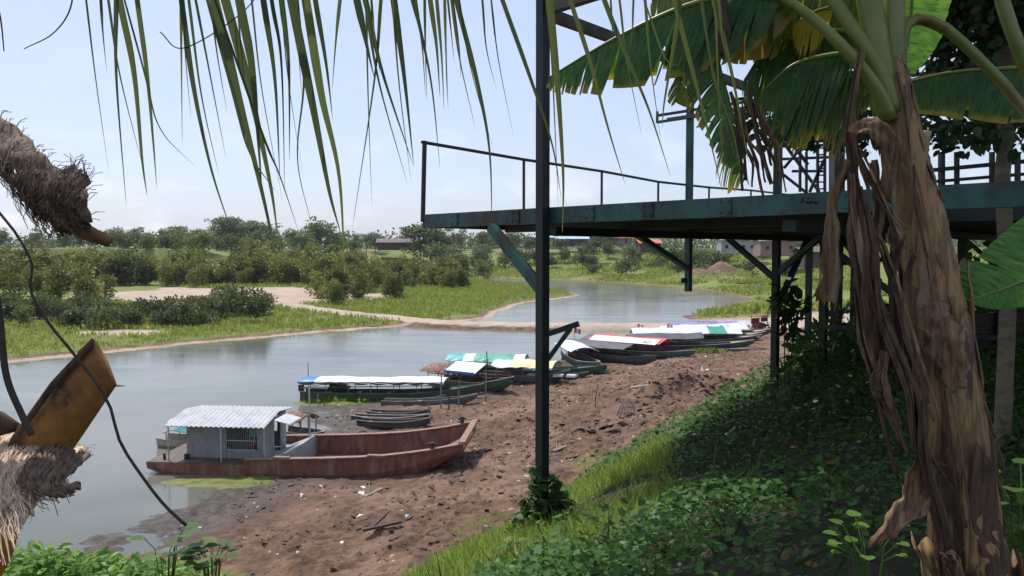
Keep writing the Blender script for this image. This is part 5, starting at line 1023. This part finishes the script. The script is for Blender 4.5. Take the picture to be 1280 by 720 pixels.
b1 = at(1262, 1010, 2.5); b1.z = zt(b1.x, b1.y)
ban = empty('banana_plant', b1, 0, 'banana plant at the right with a peeling brown trunk and hanging dead leaves', 'banana plant')
bp = empty('x'); bpy.data.objects.remove(bp)
class _Off: pass
def keep(o):   # children are built in world space; keep them there under the moved base
    return o
MI = Matrix.Translation(-b1)
stem_pts = [(b1.x, b1.y, b1.z - .1)] + [tuple(at(*p)) for p in ((1236, 840, 2.53), (1212, 720, 2.56), (1196, 600, 2.58), (1172, 410, 2.62), (1156, 300, 2.65), (1134, 200, 2.68), (1116, 110, 2.7), (1106, 60, 2.72))]
sp_ = spline(stem_pts, 60); rad_ = np.interp(np.linspace(0, 1, 60), [0, .22, .34, .45, .62, .72, .82, .92, 1], [.13, .115, .104, .09, .071, .059, .053, .047, .038])
V = []; F = []; n = 22
for i, p in enumerate(sp_):
    T = (sp_[min(i + 1, 59)] - sp_[max(i - 1, 0)]).normalized(); S = T.cross(Vector((0, 1, 0))).normalized(); U = S.cross(T)
    for k in range(n):
        a = 6.283 * k / n; rr_ = rad_[i] * (1 + .05 * math.sin(a * 3 + i * .13) + .035 * math.sin(a * 7 - i * .21) + .05 * max(0, math.sin(a * 2 + i * .09 + 1)) ** 4); V.append(p + (S * math.cos(a) + U * math.sin(a)) * rr_)
for i in range(59):
    for k in range(n): F.append((i * n + k, i * n + (k + 1) % n, (i + 1) * n + (k + 1) % n, (i + 1) * n + k))
mb = MB(); mb.add(V, F); mb.build('trunk', M['sheath'], ban, True)
# peeling sheath plates wrapped round the trunk
for s, (i0, i1, a0, a1, m_, op) in enumerate([(4, 30, 3.4, 5.4, 'sheath', .006), (8, 34, 1.9, 3.6, 'sheath', .006), (16, 44, 4.6, 6.3, 'sheath', .006), (20, 38, .2, 1.6, 'sheath', .006), (30, 54, 3.1, 5.0, 'sheath', .005), (2, 18, 5.2, 6.9, 'sheath', .008), (40, 58, 2.2, 4.2, 'sheath', .005), (10, 24, 4.0, 4.9, 'drydark', .006), (27, 35, 5.0, 6.2, 'dryleaf', .012), (6, 16, 3.0, 4.2, 'dryleaf', .012)]):
    q = random.Random(s); V = []; F = []; K = 9; m_n = i1 - i0 + 1
    for i in range(i0, i1 + 1):
        T = (sp_[min(i + 1, 59)] - sp_[max(i - 1, 0)]).normalized(); S = T.cross(Vector((0, 1, 0))).normalized(); U = S.cross(T); f = (i - i0) / (i1 - i0)
        for k in range(K):
            g = k / (K - 1); wv = .5 + .5 * math.sin(f * 2.6 + .3); a = (a0 + a1) / 2 + (g - .5) * (a1 - a0) * (.35 + .65 * wv) + .12 * math.sin(f * 9 + s); lift = op * (.35 + (2 * abs(g - .5)) ** 3 * .9) + (.035 * f ** 6 if s % 2 else 0) + .004 * math.sin(f * 40 + g * 9 + s)
            V.append(sp_[i] + (S * math.cos(a) + U * math.sin(a)) * (rad_[i] * 1.02 + lift) + T * (.03 * math.sin(g * 8 + s) if i in (i0, i1) else 0))
    for i in range(m_n - 1):
        for k in range(K - 1): F.append((i * K + k, i * K + k + 1, (i + 1) * K + k + 1, (i + 1) * K + k))
    mb = MB(); mb.add(V, F); o = mb.build('leaf_sheath', M[m_], ban, True); so = o.modifiers.new('thickness', 'SOLIDIFY'); so.thickness = .004
# petioles rising from the top
for pts, r0, r1, m_ in (([(1112, 150, 2.66), (1092, 105, 2.65), (1045, 50, 2.68), (995, 8, 2.74), (930, -25, 2.8)], .03, .018, 'petiole'), ([(1118, 140, 2.66), (1100, 90, 2.66), (1062, 30, 2.68), (1020, -30, 2.72)], .03, .022, 'petiole'), ([(1110, 150, 2.68), (1096, 60, 2.68), (1082, -30, 2.7), (1070, -120, 2.75)], .046, .04, 'petiole'), ([(1122, 150, 2.7), (1117, 60, 2.7), (1118, -40, 2.72)], .045, .035, 'petiole'), ([(1125, 130, 2.7), (1128, 40, 2.72), (1165, 26, 2.72), (1222, 72, 2.7), (1290, 150, 2.66), (1345, 260, 2.6)], .023, .021, 'petiole'), ([(1142, 260, 2.74), (1150, 205, 2.74), (1156, 164, 2.74)], .018, .023, 'palepet')):
    if m_ == 'palepet': M['palepet'] = mat('cut_petiole', (.42, .33, .2), .7, (.3, .22, .13), 8)
    P = spline(T_(*pts), 14); mb = MB(); mb.tube(P, [r0 + (r1 - r0) * i / 13 for i in range(14)], 10, flat=.8); mb.build('petiole', M[m_], ban, True)
DN = (0, 0, -1)
LF = []
LF.append(blade_leaf(ban, T_((975, -2, 2.76), (920, -6, 2.8), (850, 10, 2.86), (765, 50, 2.95), (686, 97, 3.05)), .30, [((-.1, -.35, -.8), (-.12, .05, -1), 1), ((.1, .6, -.6), (0, .3, -1), .8)], 'ban', 3, .3, 80, .016, .3, .1))
LF.append(blade_leaf(ban, T_((1010, -45, 2.8), (930, -40, 2.85), (860, -22, 2.9), (815, 0, 3)), .34, [((0, -.3, -.9), (.05, .0, -1), 1), ((0, .6, -.6), (0, .3, -1), .8)], 'banold', 5, .28, 50, .015, .3, .1))
LF.append(blade_leaf(ban, T_((1072, 66, 2.72), (1030, 70, 2.78), (990, 82, 2.82), (955, 112, 2.86)), .36, [((-.2, -.3, -.8), (-.1, 0, -1), 1), ((.1, .6, -.6), (.05, .2, -1), .9)], 'ban', 8, .5, 48, .012, .4, .12))
LF.append(blade_leaf(ban, T_((1085, 95, 2.74), (1060, 98, 2.78), (1030, 112, 2.8)), .30, [((-.1, -.3, -.8), (0, 0, -1), 1), ((.1, .6, -.6), (.05, .2, -1), .9)], 'banold', 9, .45, 30, .012, .4, .12))
LF.append(blade_leaf(ban, T_((930, -20, 2.8), (888, 40, 2.82), (893, 100, 2.8), (915, 160, 2.78), (926, 215, 2.76)), .155, [((-.9, -.1, -.4), (-.5, .1, -.9), 1), ((.9, -.1, -.4), (.3, .1, -.95), .8)], 'ban', 12, .2, 50, .012, .35, .25))
LF.append(blade_leaf(ban, T_((905, 150, 2.8), (918, 190, 2.8), (932, 222, 2.8)), .15, [((-.7, -.1, -.7), (-.2, 0, -1), 1), ((.7, -.1, -.7), (.2, 0, -1), .8)], 'banold', 13, .6, 34, .008, .5, .25))
LF.append(blade_leaf(ban, T_((1050, -30, 2.9), (980, -30, 2.95), (900, -14, 3.0), (850, 12, 3.05)), .33, [((-.05, -.2, -.95), (.0, .1, -1), 1), ((0, .6, -.6), (0, .3, -1), .9)], 'banold', 25, .35, 50, .014, .35, .1))
LF.append(blade_leaf(ban, T_((1075, 40, 2.95), (1020, 40, 3.0), (960, 62, 3.05), (930, 100, 3.1)), .33, [((-.1, -.2, -.95), (.0, .1, -1), 1), ((0, .6, -.6), (0, .3, -1), .9)], 'ban', 26, .4, 44, .012, .4, .12))
LF.append(blade_leaf(ban, T_((1060, -20, 3.05), (960, -50, 3.1), (880, -44, 3.15), (830, -20, 3.2)), .42, [((-.05, -.2, -.95), (.0, .1, -1), 1), ((0, .6, -.6), (0, .3, -1), .9)], 'ban', 61, .3, 50, .014, .3, .1))
LF.append(blade_leaf(ban, T_((1090, 0, 3.1), (1030, -30, 3.2), (960, -12, 3.25), (905, 30, 3.3)), .36, [((-.05, -.2, -.95), (.05, .1, -1), 1), ((0, .6, -.6), (0, .3, -1), .9)], 'banold', 62, .35, 50, .014, .3, .15))
LF.append(blade_leaf(ban, T_((1085, 90, 3.0), (1050, 95, 3.05), (1000, 130, 3.1), (985, 165, 3.1)), .22, [((-.3, -.2, -.9), (.0, .1, -1), 1), ((.5, .3, -.8), (.2, .2, -1), 1)], 'ban', 63, .4, 34, .01, .4, .15))
LF.append(blade_leaf(ban, T_((1080, 120, 2.9), (1055, 118, 2.95), (1020, 135, 3.0)), .2, [((-.1, -.2, -.95), (.0, .1, -1), 1)], 'ban', 27, .4, 30, .01, .4, .12))
LF.append(blade_leaf(ban, T_((900, 20, 2.85), (872, 55, 2.85), (852, 95, 2.85), (845, 128, 2.85)), .14, [((.9, -.1, -.5), (.4, .1, -.9), 1), ((-.9, -.1, -.5), (-.4, .1, -.9), .8)], 'banold', 28, .12, 40, .01, .2, .1))
LF.append(blade_leaf(ban, T_((1042, 8, 2.84), (1015, 16, 2.86), (992, 30, 2.88)), .19, [((0, -.3, -.9), (0, 0, -1), 1)], 'banyel', 14, .3, 30, .008, .3, .1))
LF.append(blade_leaf(ban, T_((1118, -260, 3.0), (1138, -120, 3.2), (1140, 0, 3.3), (1128, 98, 3.3)), .23, [((1, .1, .1), (1, .2, -.1), 1), ((-1, .3, 0), (-1, .5, -.2), .8)], 'banfresh', 15, .06, 50, .014, .1, .05))
LF.append(blade_leaf(ban, T_((1070, -110, 2.75), (1010, -260, 2.6), (900, -330, 2.3), (760, -300, 1.9)), .3, None, 'ban', 16, .2, 50, .016))
LF.append(blade_leaf(ban, T_((1120, -40, 2.72), (1160, -250, 2.9), (1200, -420, 3.4), (1220, -380, 4.2)), .32, None, 'ban', 17, .15, 50, .016))
LF.append(blade_leaf(ban, T_((1345, 260, 2.6), (1400, 420, 2.5), (1430, 600, 2.4)), .28, [((-.3, -.3, -.9), (0, 0, -1), 1), ((.5, .3, -.7), (.2, 0, -1), 1)], 'ban', 18, .2, 40, .02))
# dead hanging leaves and shreds
D_ = 2.62
for s, (pts, w, m_) in enumerate([
    ([(1078, 62, D_), (1070, 105, D_), (1062, 150, D_), (1066, 205, D_), (1074, 245, D_)], [10, 16, 14, 26, 20], 'dryleaf'),
    ([(1060, 160, D_ - .05), (1085, 158, D_ - .1), (1112, 180, D_ - .1), (1108, 250, D_ - .05)], [14, 26, 30, 10], 'dryleaf'),
    ([(1062, 200, D_ - .02), (1044, 255, D_), (1042, 310, D_), (1032, 372, D_)], [14, 20, 40, 46], 'dryleaf'),
    ([(1062, 215, D_), (1070, 290, D_ - .03), (1082, 380, D_ - .05), (1098, 470, D_ - .03)], [22, 34, 30, 16], 'dryleaf'),
    ([(1075, 235, D_), (1088, 300, D_ - .06), (1090, 380, D_ - .08), (1108, 450, D_ - .06)], [16, 26, 22, 24], 'drydark'),
    ([(1072, 190, D_), (1102, 250, D_ - .05), (1128, 308, D_ - .08)], [16, 18, 6], 'dryleaf'),
    ([(1090, 200, D_), (1098, 260, D_), (1085, 340, D_), (1078, 420, D_)], [14, 22, 26, 8], 'dryleaf'),
    ([(1070, 330, D_), (1082, 420, D_ - .05), (1105, 500, D_ - .08), (1128, 575, D_ - .08)], [14, 26, 26, 12], 'dryleaf'),
    ([(1086, 350, D_ - .05), (1112, 420, D_ - .1), (1140, 490, D_ - .15), (1152, 560, D_ - .16), (1190, 600, D_ - .16)], [12, 26, 20, 18, 8], 'drydark'),
    ([(1100, 300, D_ - .03), (1122, 370, D_ - .08), (1140, 440, D_ - .13), (1170, 520, D_ - .16)], [10, 20, 14, 8], 'dryleaf'),
    ([(1108, 440, D_ - .08), (1102, 480, D_ - .1), (1118, 520, D_ - .1)], [24, 44, 12], 'dryleaf'),
    ([(1160, 575, D_ - .16), (1142, 625, D_ - .16), (1112, 660, D_ - .16), (1086, 684, D_ - .15)], [40, 44, 26, 5], 'dryleaf'),
    ([(1152, 500, D_ - .16), (1160, 580, D_ - .17), (1180, 660, D_ - .17), (1192, 740, D_ - .17)], [14, 26, 30, 34], 'drydark'),
    ([(1165, 378, D_ - .12), (1180, 425, D_ - .14), (1196, 478, D_ - .14)], [44, 58, 34], 'dryleaf'),
    ([(1198, 400, D_ - .02), (1212, 470, D_ - .04), (1232, 540, D_ - .04), (1252, 622, D_)], [4, 6, 28, 9], 'dryleaf'),
    ([(1142, 200, D_ - .1), (1150, 260, D_ - .11), (1164, 330, D_ - .12)], [8, 12, 5], 'dryleaf'),
    ([(1128, 300, D_ - .1), (1116, 340, D_ - .06), (1120, 400, D_ - .08), (1130, 470, D_ - .1)], [8, 12, 14, 6], 'drydark'),
    ([(1180, 480, D_ - .15), (1192, 560, D_ - .17), (1206, 650, D_ - .18)], [10, 12, 6], 'dryleaf'),
    ([(936, 110, 2.8), (946, 150, 2.78), (956, 195, 2.78), (966, 238, 2.78)], [8, 13, 12, 10], 'drydark'), ([(945, 130, 2.8), (958, 160, 2.78), (968, 190, 2.78), (974, 225, 2.78)], [6, 11, 9, 8], 'dryleaf'), ([(926, 130, 2.8), (930, 170, 2.78), (944, 200, 2.78), (950, 240, 2.78)], [6, 9, 12, 7], 'dryleaf'), ([(900, 0, 2.8), (906, 25, 2.78), (900, 48, 2.78)], [14, 40, 8], 'drydark'),
    ([(915, 120, 2.8), (925, 165, 2.78), (934, 215, 2.78)], [8, 14, 10], 'drydark'), ([(1180, 690, D_ - .18), (1190, 700, D_ - .2), (1200, 740, D_ - .2)], [10, 40, 30], 'dryleaf')]):
    if s in (1, 2, 11, 13): dry(ban, pts, [v * (1 if s == 1 else .8) for v in w], m_, s + 50, amp={1: .14, 13: .1}.get(s, .3))
    else:
        qd = random.Random(s)
        for rep in range(3):
            dx = [0, -7, 8][rep] + qd.uniform(-2, 2); n_ = len(pts); dry(ban, [(a + dx * (.3 + .9 * i / n_) + qd.uniform(-3, 3), b + (qd.uniform(-22, 26) if i == n_ - 1 else qd.uniform(-6, 6)), d - .015 * rep) for i, (a, b, d) in enumerate(pts)], [v * [.5, .3, .26][rep] for v in w], m_ if rep != 1 else 'drydark', s * 3 + rep + 50, K=7)
# second banana plant, its trunk outside the frame on the right
b2 = at(1510, 900, 2.9); b2.z = zt(b2.x, b2.y)
ban2 = empty('banana_plant', b2, 0, 'second banana plant reaching into the picture from the right edge with broad green leaves', 'banana plant')
tp = at(1500, 120, 2.9); mb = MB(); mb.tube(spline([(b2.x, b2.y, b2.z - .1), tuple(at(1508, 500, 2.9)), tuple(tp)], 14), [.14 - .006 * i for i in range(14)], 14); mb.build('trunk', M['sheath'], ban2, True)
blade_leaf(ban2, T_((1500, 120, 2.9), (1400, 70, 2.95), (1280, 84, 3.0), (1180, 92, 3.05), (1064, 122, 3.1)), .25, [((-.05, -.3, -.85), (-.05, .0, -1), 1), ((.1, .6, -.7), (0, .3, -1), .8)], 'ban', 31, .1, 70, .016, .12, .03)
blade_leaf(ban2, T_((1500, 130, 2.85), (1400, 260, 2.7), (1320, 330, 2.62), (1262, 358, 2.6), (1210, 376, 2.6)), .23, [((-.65, .1, .75), (-.85, .2, .3), 1.0), ((.2, -.3, -.9), (.3, 0, -1), .45)], 'banfresh', 33, .03, 60, .012, .05, .02)
mb = MB(); mb.tube(spline(T_((1500, 130, 2.9), (1340, 190, 2.75), (1282, 80, 2.7), (1250, -10, 2.7), (1230, -120, 2.75)), 14), [.03 - .0008 * i for i in range(14)], 10); mb.build('petiole', M['petiole'], ban2, True)
for s, rb in enumerate([((1500, 120, 2.9), (1560, -200, 2.8), (1500, -420, 2.4), (1380, -420, 1.9)), ((1500, 120, 2.9), (1600, -100, 3.4), (1700, -120, 4.2)), ((1500, 120, 2.9), (1460, -180, 3.3), (1380, -380, 4.0), (1300, -380, 4.8))]): blade_leaf(ban2, T_(*rb), .32, None, 'ban', 40 + s, .2, 50, .018)
for rt in (ban, ban2):                      # parts were shaped where they stand: bring them under the plant's own base
    for o in [c for c in bpy.data.objects if c.parent == rt]: o.location = -rt.location

# ---------------------------------------------------------------- coconut palm beside the camera
ct = Vector((-1.75, 1.45, zt(-1.75, 1.45)))
coco = empty('coconut_palm', ct, 0, 'coconut palm with drooping leaflets overhead, fibre cloth and a cut orange leaf stalk at left', 'palm tree')
mb = MB(); mb.tube([tuple(ct - Vector((0, 0, .2))), (-1.8, 1.45, 9.6), (-1.85, 1.5, 11.4)], [.17, .14, .13], 14); mb.build('trunk', M['bark'], coco, True)
M['leaflet'] = leafmat('palm_leaflet', (.032, .05, .026), (.11, .14, .04), (.50, .36, .07), .3, .45)
LFT = [([(108, 0), (120, 100), (136, 215)], 3, .1), ([(146, 0), (146, 100), (158, 258)], 7, .15), ([(150, 0), (168, 90), (178, 200), (184, 245)], 9, .6), ([(172, 0), (184, 90), (192, 180), (196, 235)], 7, .7), ([(178, 80), (200, 160), (244, 208)], 3, .2), ([(228, 0), (243, 110), (264, 210), (290, 292)], 9, .3), ([(245, 0), (263, 95), (283, 200)], 4, .1), ([(236, 0), (252, 120), (274, 220)], 4, .3), ([(268, 0), (298, 120), (330, 250), (350, 346)], 14, .45), ([(282, 0), (312, 110), (338, 230), (348, 300)], 14, .5), ([(300, 0), (315, 80), (322, 160), (328, 250)], 18, .35), ([(330, 0), (344, 100), (350, 225)], 9, .25), ([(340, 0), (352, 80), (356, 240)], 6, .2), ([(352, 0), (361, 80), (362, 200)], 8, .2), ([(365, 0), (393, 140), (412, 240), (426, 292)], 16, .3), ([(382, 0), (402, 120), (424, 220), (431, 342)], 12, .85), ([(395, 0), (408, 80), (416, 150)], 8, .95), ([(425, 0), (420, 50), (415, 115)], 5, .6), ([(372, 0), (380, 100), (372, 200), (392, 290)], 4, .2), ([(322, 150), (350, 220), (374, 292)], 4, .2), ([(290, 110), (312, 190), (345, 240)], 5, .2),
       ([(446, 0), (457, 50), (468, 98)], 10, .15), ([(457, 0), (478, 90), (517, 208)], 8, .15), ([(476, 0), (468, 100), (440, 288)], 5, .35), ([(493, 0), (506, 100), (517, 205)], 10, .12), ([(516, 0), (524, 30), (540, 110), (550, 210)], 6, .3), ([(520, 0), (528, 60), (532, 122)], 4, .6), ([(538, 0), (546, 60), (550, 122)], 7, .85), ([(546, 0), (552, 70), (555, 138)], 5, .8), ([(560, 0), (564, 40), (568, 80)], 3, .4), ([(566, 0), (574, 60), (576, 98)], 3, .6), ([(570, 0), (598, 110), (612, 190), (615, 285)], 7, .3), ([(603, 0), (608, 60), (620, 110)], 3, .2), ([(614, 0), (618, 46)], 3, .2), ([(628, 0), (662, 95), (690, 180), (702, 250)], 6, .3), ([(688, 0), (698, 120), (704, 220), (703, 290)], 9, .88), ([(684, 0), (690, 80), (698, 260)], 5, .6), ([(712, 0), (738, 80), (760, 160), (782, 232)], 7, .75), ([(755, 0), (785, 75), (812, 140), (838, 220)], 7, .5), ([(842, 0), (868, 100), (885, 165), (903, 240)], 7, .75), ([(892, 0), (912, 80), (926, 150), (936, 205)], 6, .85), ([(848, 20), (842, 60), (830, 130), (828, 160)], 6, .96), ([(792, 0), (790, 40), (782, 80)], 3, .9), ([(812, 20), (830, 70), (845, 82), (852, 72)], 2.5, .9)]
_q = random.Random(31)
EX = []
for k_ in range(26):
    x_ = _q.uniform(120, 640) if k_ < 20 else _q.uniform(690, 900); L_e = _q.uniform(70, 260); sl_ = _q.uniform(-.02, .2); EX.append(([(x_, 0), (x_ + sl_ * L_e * .4, L_e * .45), (x_ + sl_ * L_e * 1.2, L_e)], _q.uniform(2, 5), _q.choice([.2, .35, .5, .7, .88])))
LFT = [(a, min(b, 12.5), c) for a, b, c in LFT[:21]] + EX[:12] + LFT[21:] + EX[12:]
def leaflets(group, d, name, rach):
    V = []; F = []; A = []; q = random.Random(int(d * 10))
    for pts, w, tn in group:
        dd = d + q.uniform(-.12, .12); x0, y0 = pts[0]; x1, y1 = pts[1]; sl = max(-.35, min(.35, (x1 - x0) / max(20, y1 - y0))); pp = [(x0 - sl * (y0 + 165), -165)] + list(pts); P = spline([at(a, b, dd + .0004 * (b + 165)) for a, b in pp], 26); tw = q.uniform(-.5, .5); base = len(V)
        for i, p in enumerate(P):
            u = i / 25; T = (P[min(i + 1, 25)] - P[max(i - 1, 0)]).normalized(); S = T.cross(Vector((0, -1, 0))).normalized(); N_ = S.cross(T); a = tw * (1 - u) ; S2 = S * math.cos(a) + N_ * math.sin(a); N2 = S2.cross(T); ww = w * dd / 1000 * (.5 if u > .999 else 1) * min(1, .6 + u * 2) * (1 - max(0, (u - .42) / .58) ** .8 * .93) * .47
            for s_ in (-1, 0, 1): V.append(tuple(p + S2 * ww * s_ + N2 * ww * .45 * abs(s_))); A.append(min(1, max(0, tn * .75 + (.35 * max(0, u - .8) * 5 if tn > .4 else 0))))
        for i in range(25):
            for k in range(2): v0 = base + i * 3 + k; F.append((v0, v0 + 1, v0 + 4, v0 + 3))
    fr = empty('frond', (0, 0, 0), parent=coco); obj('leaflets', np_mesh('leaflets', V, F, M['leaflet'], {'tint': np.array(A)}, True), fr)
    mb = MB(); mb.tube(spline([(-1.85, 1.5, 11.3)] + [tuple(at(*p)) for p in rach], 24), [.026 - .0008 * i for i in range(24)], 8); mb.build('rachis', M['petiole'], fr, True)
leaflets(LFT[:33], 1.6, 'frond', [(-250, -330, 1.6), (60, -200, 1.6), (260, -168, 1.6), (470, -150, 1.6)])
leaflets(LFT[33:], 1.95, 'frond', [(-150, -480, 1.8), (250, -250, 1.95), (600, -172, 1.95), (980, -130, 1.95)])
M['oldstub'] = mat('old_petiole', (.20, .11, .04), .7, (.1, .055, .025), 22, c3=(.05, .03, .018), scale3=13, bmp=.3, dist=.003)
# fibre cloth hanging from the crown
def fibre_sheet(name, outline_top, outline_bot, d, m, nstr, seed, fuzz=.02, col2=None, thick=.004):
    q = random.Random(seed); n = 30; A = spline([at(a, b, d + c) for a, b, c in outline_top], n); B = spline([at(a, b, d + c) for a, b, c in outline_bot], n); V = []; F = []; K = 12
    for i in range(n):
        for k in range(K):
            f = k / (K - 1); e = .006 * math.sin(i * 1.3 + k) if k in (0, K - 1) else 0; V.append(A[i].lerp(B[i], f + e * 2) + Vector((0, -.05 * math.sin(f * math.pi) + .006 * math.sin(i * .9 + f * 9), .004 * math.sin(i * 2.1 + k))))
    for i in range(n - 1):
        for k in range(K - 1):
            if q.random() > .035 or k in (2, 3, 4): v0 = i * K + k; F.append((v0, v0 + 1, v0 + K + 1, v0 + K))
    mb = MB(); mb.add(V, F); o = mb.build(name, M[m], coco, True); so = o.modifiers.new('thickness', 'SOLIDIFY'); so.thickness = thick
    mb = MB()
    for s in range(nstr):
        i = q.randrange(1, n - 1); k0 = q.uniform(-.08, .85); L = q.uniform(.2, .55); i2 = max(0, min(n - 1, i + (q.randint(1, 3) if q.random() < .75 else q.randint(-4, 4)))); a = A[i].lerp(B[i], k0); b = A[i2].lerp(B[i2], k0 + L); off = Vector((0, -.05 * math.sin(max(0, min(1, k0)) * math.pi) - .008, 0)); off2 = Vector((0, -.05 * math.sin(max(0, min(1, k0 + L)) * math.pi) - q.uniform(.004, .016), 0))
        mb.tube([a + off, (a + b) / 2 + (off + off2) / 2 + Vector((q.uniform(-.008, .008), -.004, q.uniform(-.008, .008))), b + off2], q.uniform(.0003, .0007), 4, cap=False)
    for s in range(nstr // 7):     # loose ends round the rim
        i = q.randrange(0, n); top = q.random() < .92; a = A[i] if top else B[i]; dr = (A[i] - B[i]).normalized() * (1 if top else -1); dr = dr + Vector((q.uniform(-.2, .9), q.uniform(-.3, .3), q.uniform(-.1, .5))); dr.normalize(); L = q.uniform(.4, 1.6) * fuzz
        mb.tube([a - dr * .01, a + dr * L * .6, a + dr * L + Vector((q.uniform(-.01, .01), 0, -.004))], q.uniform(.0003, .0006), 4, cap=False)
    mb.build('loose_fibres', M[col2 or m], o); return o
fibre_sheet('leaf_sheath', [(-60, 95, .1), (10, 150, .05), (50, 188, 0), (84, 222, 0), (108, 240, 0), (114, 275, 0)], [(-70, 190, .1), (0, 216, .05), (30, 246, 0), (52, 272, 0), (76, 290, 0), (90, 292, 0)], 1.25, 'fiber', 520, 3, .014)
fibre_sheet('leaf_sheath', [(84, 216, -.01), (92, 208, -.01), (104, 214, -.01), (112, 226, -.01)], [(84, 270, 0), (92, 280, 0), (102, 284, 0), (112, 282, 0)], 1.24, 'fiber', 200, 4, .02)
def slab(name, top, bot, d, dep, m):
    """flat stalk piece between two edges, with thickness in depth"""
    A = [at(a, b, d + c) for a, b, c in top]; B = [at(a, b, d + c) for a, b, c in bot]; n = len(A); rg = []
    for i in range(n): mid = (A[i] + B[i]) / 2; e = Vector((0, dep, 0)); rg.append([A[i], mid.lerp(A[i], .35) + Vector((0, -dep * .35, 0)), B[i], B[i] + e * .4, mid + e, A[i] + e * .4])
    mb = MB(); mb.loft(rg); return mb.build(name, M[m], coco, True, )
slab('leaf_stalk', [(82, 262, .02), (105, 278, 0), (139, 297, 0)], [(84, 291, .02), (104, 300, 0), (133, 308, 0)], 1.25, .012, 'oldstub')
slab('leaf_stalk', [(-40, 640, .02), (15, 545, 0), (60, 482, 0), (113, 426, -.02), (116, 424, -.02)], [(-10, 640, .02), (45, 600, 0), (90, 562, 0), (144, 482, -.02), (143, 478, -.02)], 1.2, .012, 'stub')
slab('stalk_edge', [(-30, 632, .0), (17, 543, -.006), (62, 479, -.006), (114, 423, -.024)], [(-25, 640, .0), (21, 551, -.006), (66, 487, -.006), (117, 430, -.024)], 1.195, .006, 'drydark')
for k_ in range(7):
    f_ = k_ / 6; a_ = at(114 + 30 * f_, 428 + 54 * f_, 1.185); mb = MB(); mb.tube([a_ + Vector((-.02, 0, -.015)), a_, a_ + Vector((.006 + .012 * (k_ == 6), -.004, .006 * math.sin(k_ * 2.1)))], [.0022, .0018, .0004], 5); mb.build('splinter', M['stub'], coco)
slab('leaf_stalk', [(-120, 800, .05), (-40, 700, 0), (-12, 640, 0), (0, 590, 0)], [(-60, 830, .05), (8, 700, 0), (24, 650, 0), (44, 590, 0)], 1.22, .035, 'stem_orange')
fibre_sheet('leaf_sheath', [(-60, 540, .1), (0, 542, .07), (40, 546, .06), (70, 550, .06), (108, 562, .07)], [(-60, 668, -.09), (0, 652, -.12), (22, 655, -.13), (40, 640, -.13), (58, 606, -.08)], 1.17, 'palefiber', 380, 6, .012, 'palefiber')
fibre_sheet('leaf_sheath', [(50, 562, .03), (74, 558, .03), (96, 563, .04), (112, 568, .06)], [(50, 612, -.08), (66, 618, -.09), (86, 616, -.07), (102, 606, -.04)], 1.155, 'fiber', 150, 7, .012)
slab('leaf_stalk', [(-40, 505, 0), (0, 516, 0), (20, 530, 0)], [(-40, 545, 0), (0, 545, 0), (18, 540, 0)], 1.2, .02, 'drydark')
mb = MB(); mb.tube(spline([(-1.8, 1.47, 10.75), (-1.3, 1.42, 10.72), tuple(at(-62, 140, 1.35)), tuple(at(10, 190, 1.29))], 12), [.075, .07, .065, .06, .056, .05, .046, .042, .036, .03, .024, .015], 8, flat=.5); mb.build('leaf_stalk', M['oldstub'], coco, True)
mb = MB(); mb.tube(spline([(-1.77, 1.46, 8.9), (-1.35, 1.38, 9.15), tuple(at(-120, 815, 1.29)), tuple(at(-60, 760, 1.26))], 12), [.07 - .0025 * i for i in range(12)], 8, flat=.5); mb.build('leaf_stalk', M['stem_orange'], coco, True)
# dry tendrils dangling from the palm
def tendril(pts, d, w0, w1):
    P = spline([at(a, b, d) for a, b in pts], 30); mb = MB(); mb.tube(P, [(w0 + (w1 - w0) * i / 29) * d / 2000 for i in range(30)], 6); mb.build('tendril', M['vine'], coco, True)
tendril([(-60, 180), (-5, 260), (20, 292), (40, 330), (38, 362), (58, 400), (95, 446), (134, 500), (150, 552), (178, 596), (206, 632), (233, 657)], 1.15, 3.5, 4.5)
tendril([(-40, 300), (-8, 360), (0, 400), (8, 470), (28, 520), (40, 544)], 1.1, 9, 9); tendril([(93, -40), (88, 10), (66, 42), (30, 61)], 1.5, 2.5, 1.2); tendril([(-15, -40), (0, 20), (5, 64)], 1.4, 3, 1.5)
tendril([(200, 40), (230, 60), (300, 18), (340, -30)], 1.65, 1.6, 1.2)
for o in [c for c in bpy.data.objects if c.parent == coco]: o.location = -coco.location

# ---------------------------------------------------------------- air
for fo in [o for o in bpy.data.objects if o.type == 'FONT']:
    me = bpy.data.meshes.new_from_object(fo); mo = obj('roof_lettering', me, fo.parent, fo.location); mo.rotation_euler = fo.rotation_euler; bpy.data.objects.remove(fo)
HAZE = .00011
if HAZE:
    mb = MB(); mb.box((0, 300, 16.5), (3200, 3200, 38)); hz = mb.build('haze', nodes('air_haze')[0]); m, t = hz.data.materials[0], hz.data.materials[0].node_tree
    t.nodes.clear(); o_ = nd(t, 'OutputMaterial'); pv = nd(t, 'VolumePrincipled'); pv.inputs['Density'].default_value = HAZE; pv.inputs['Color'].default_value = (.8, .88, 1, 1); pv.inputs['Anisotropy'].default_value = .3; t.links.new(pv.outputs[0], o_.inputs['Volume'])
    tag(hz, kind='stuff')
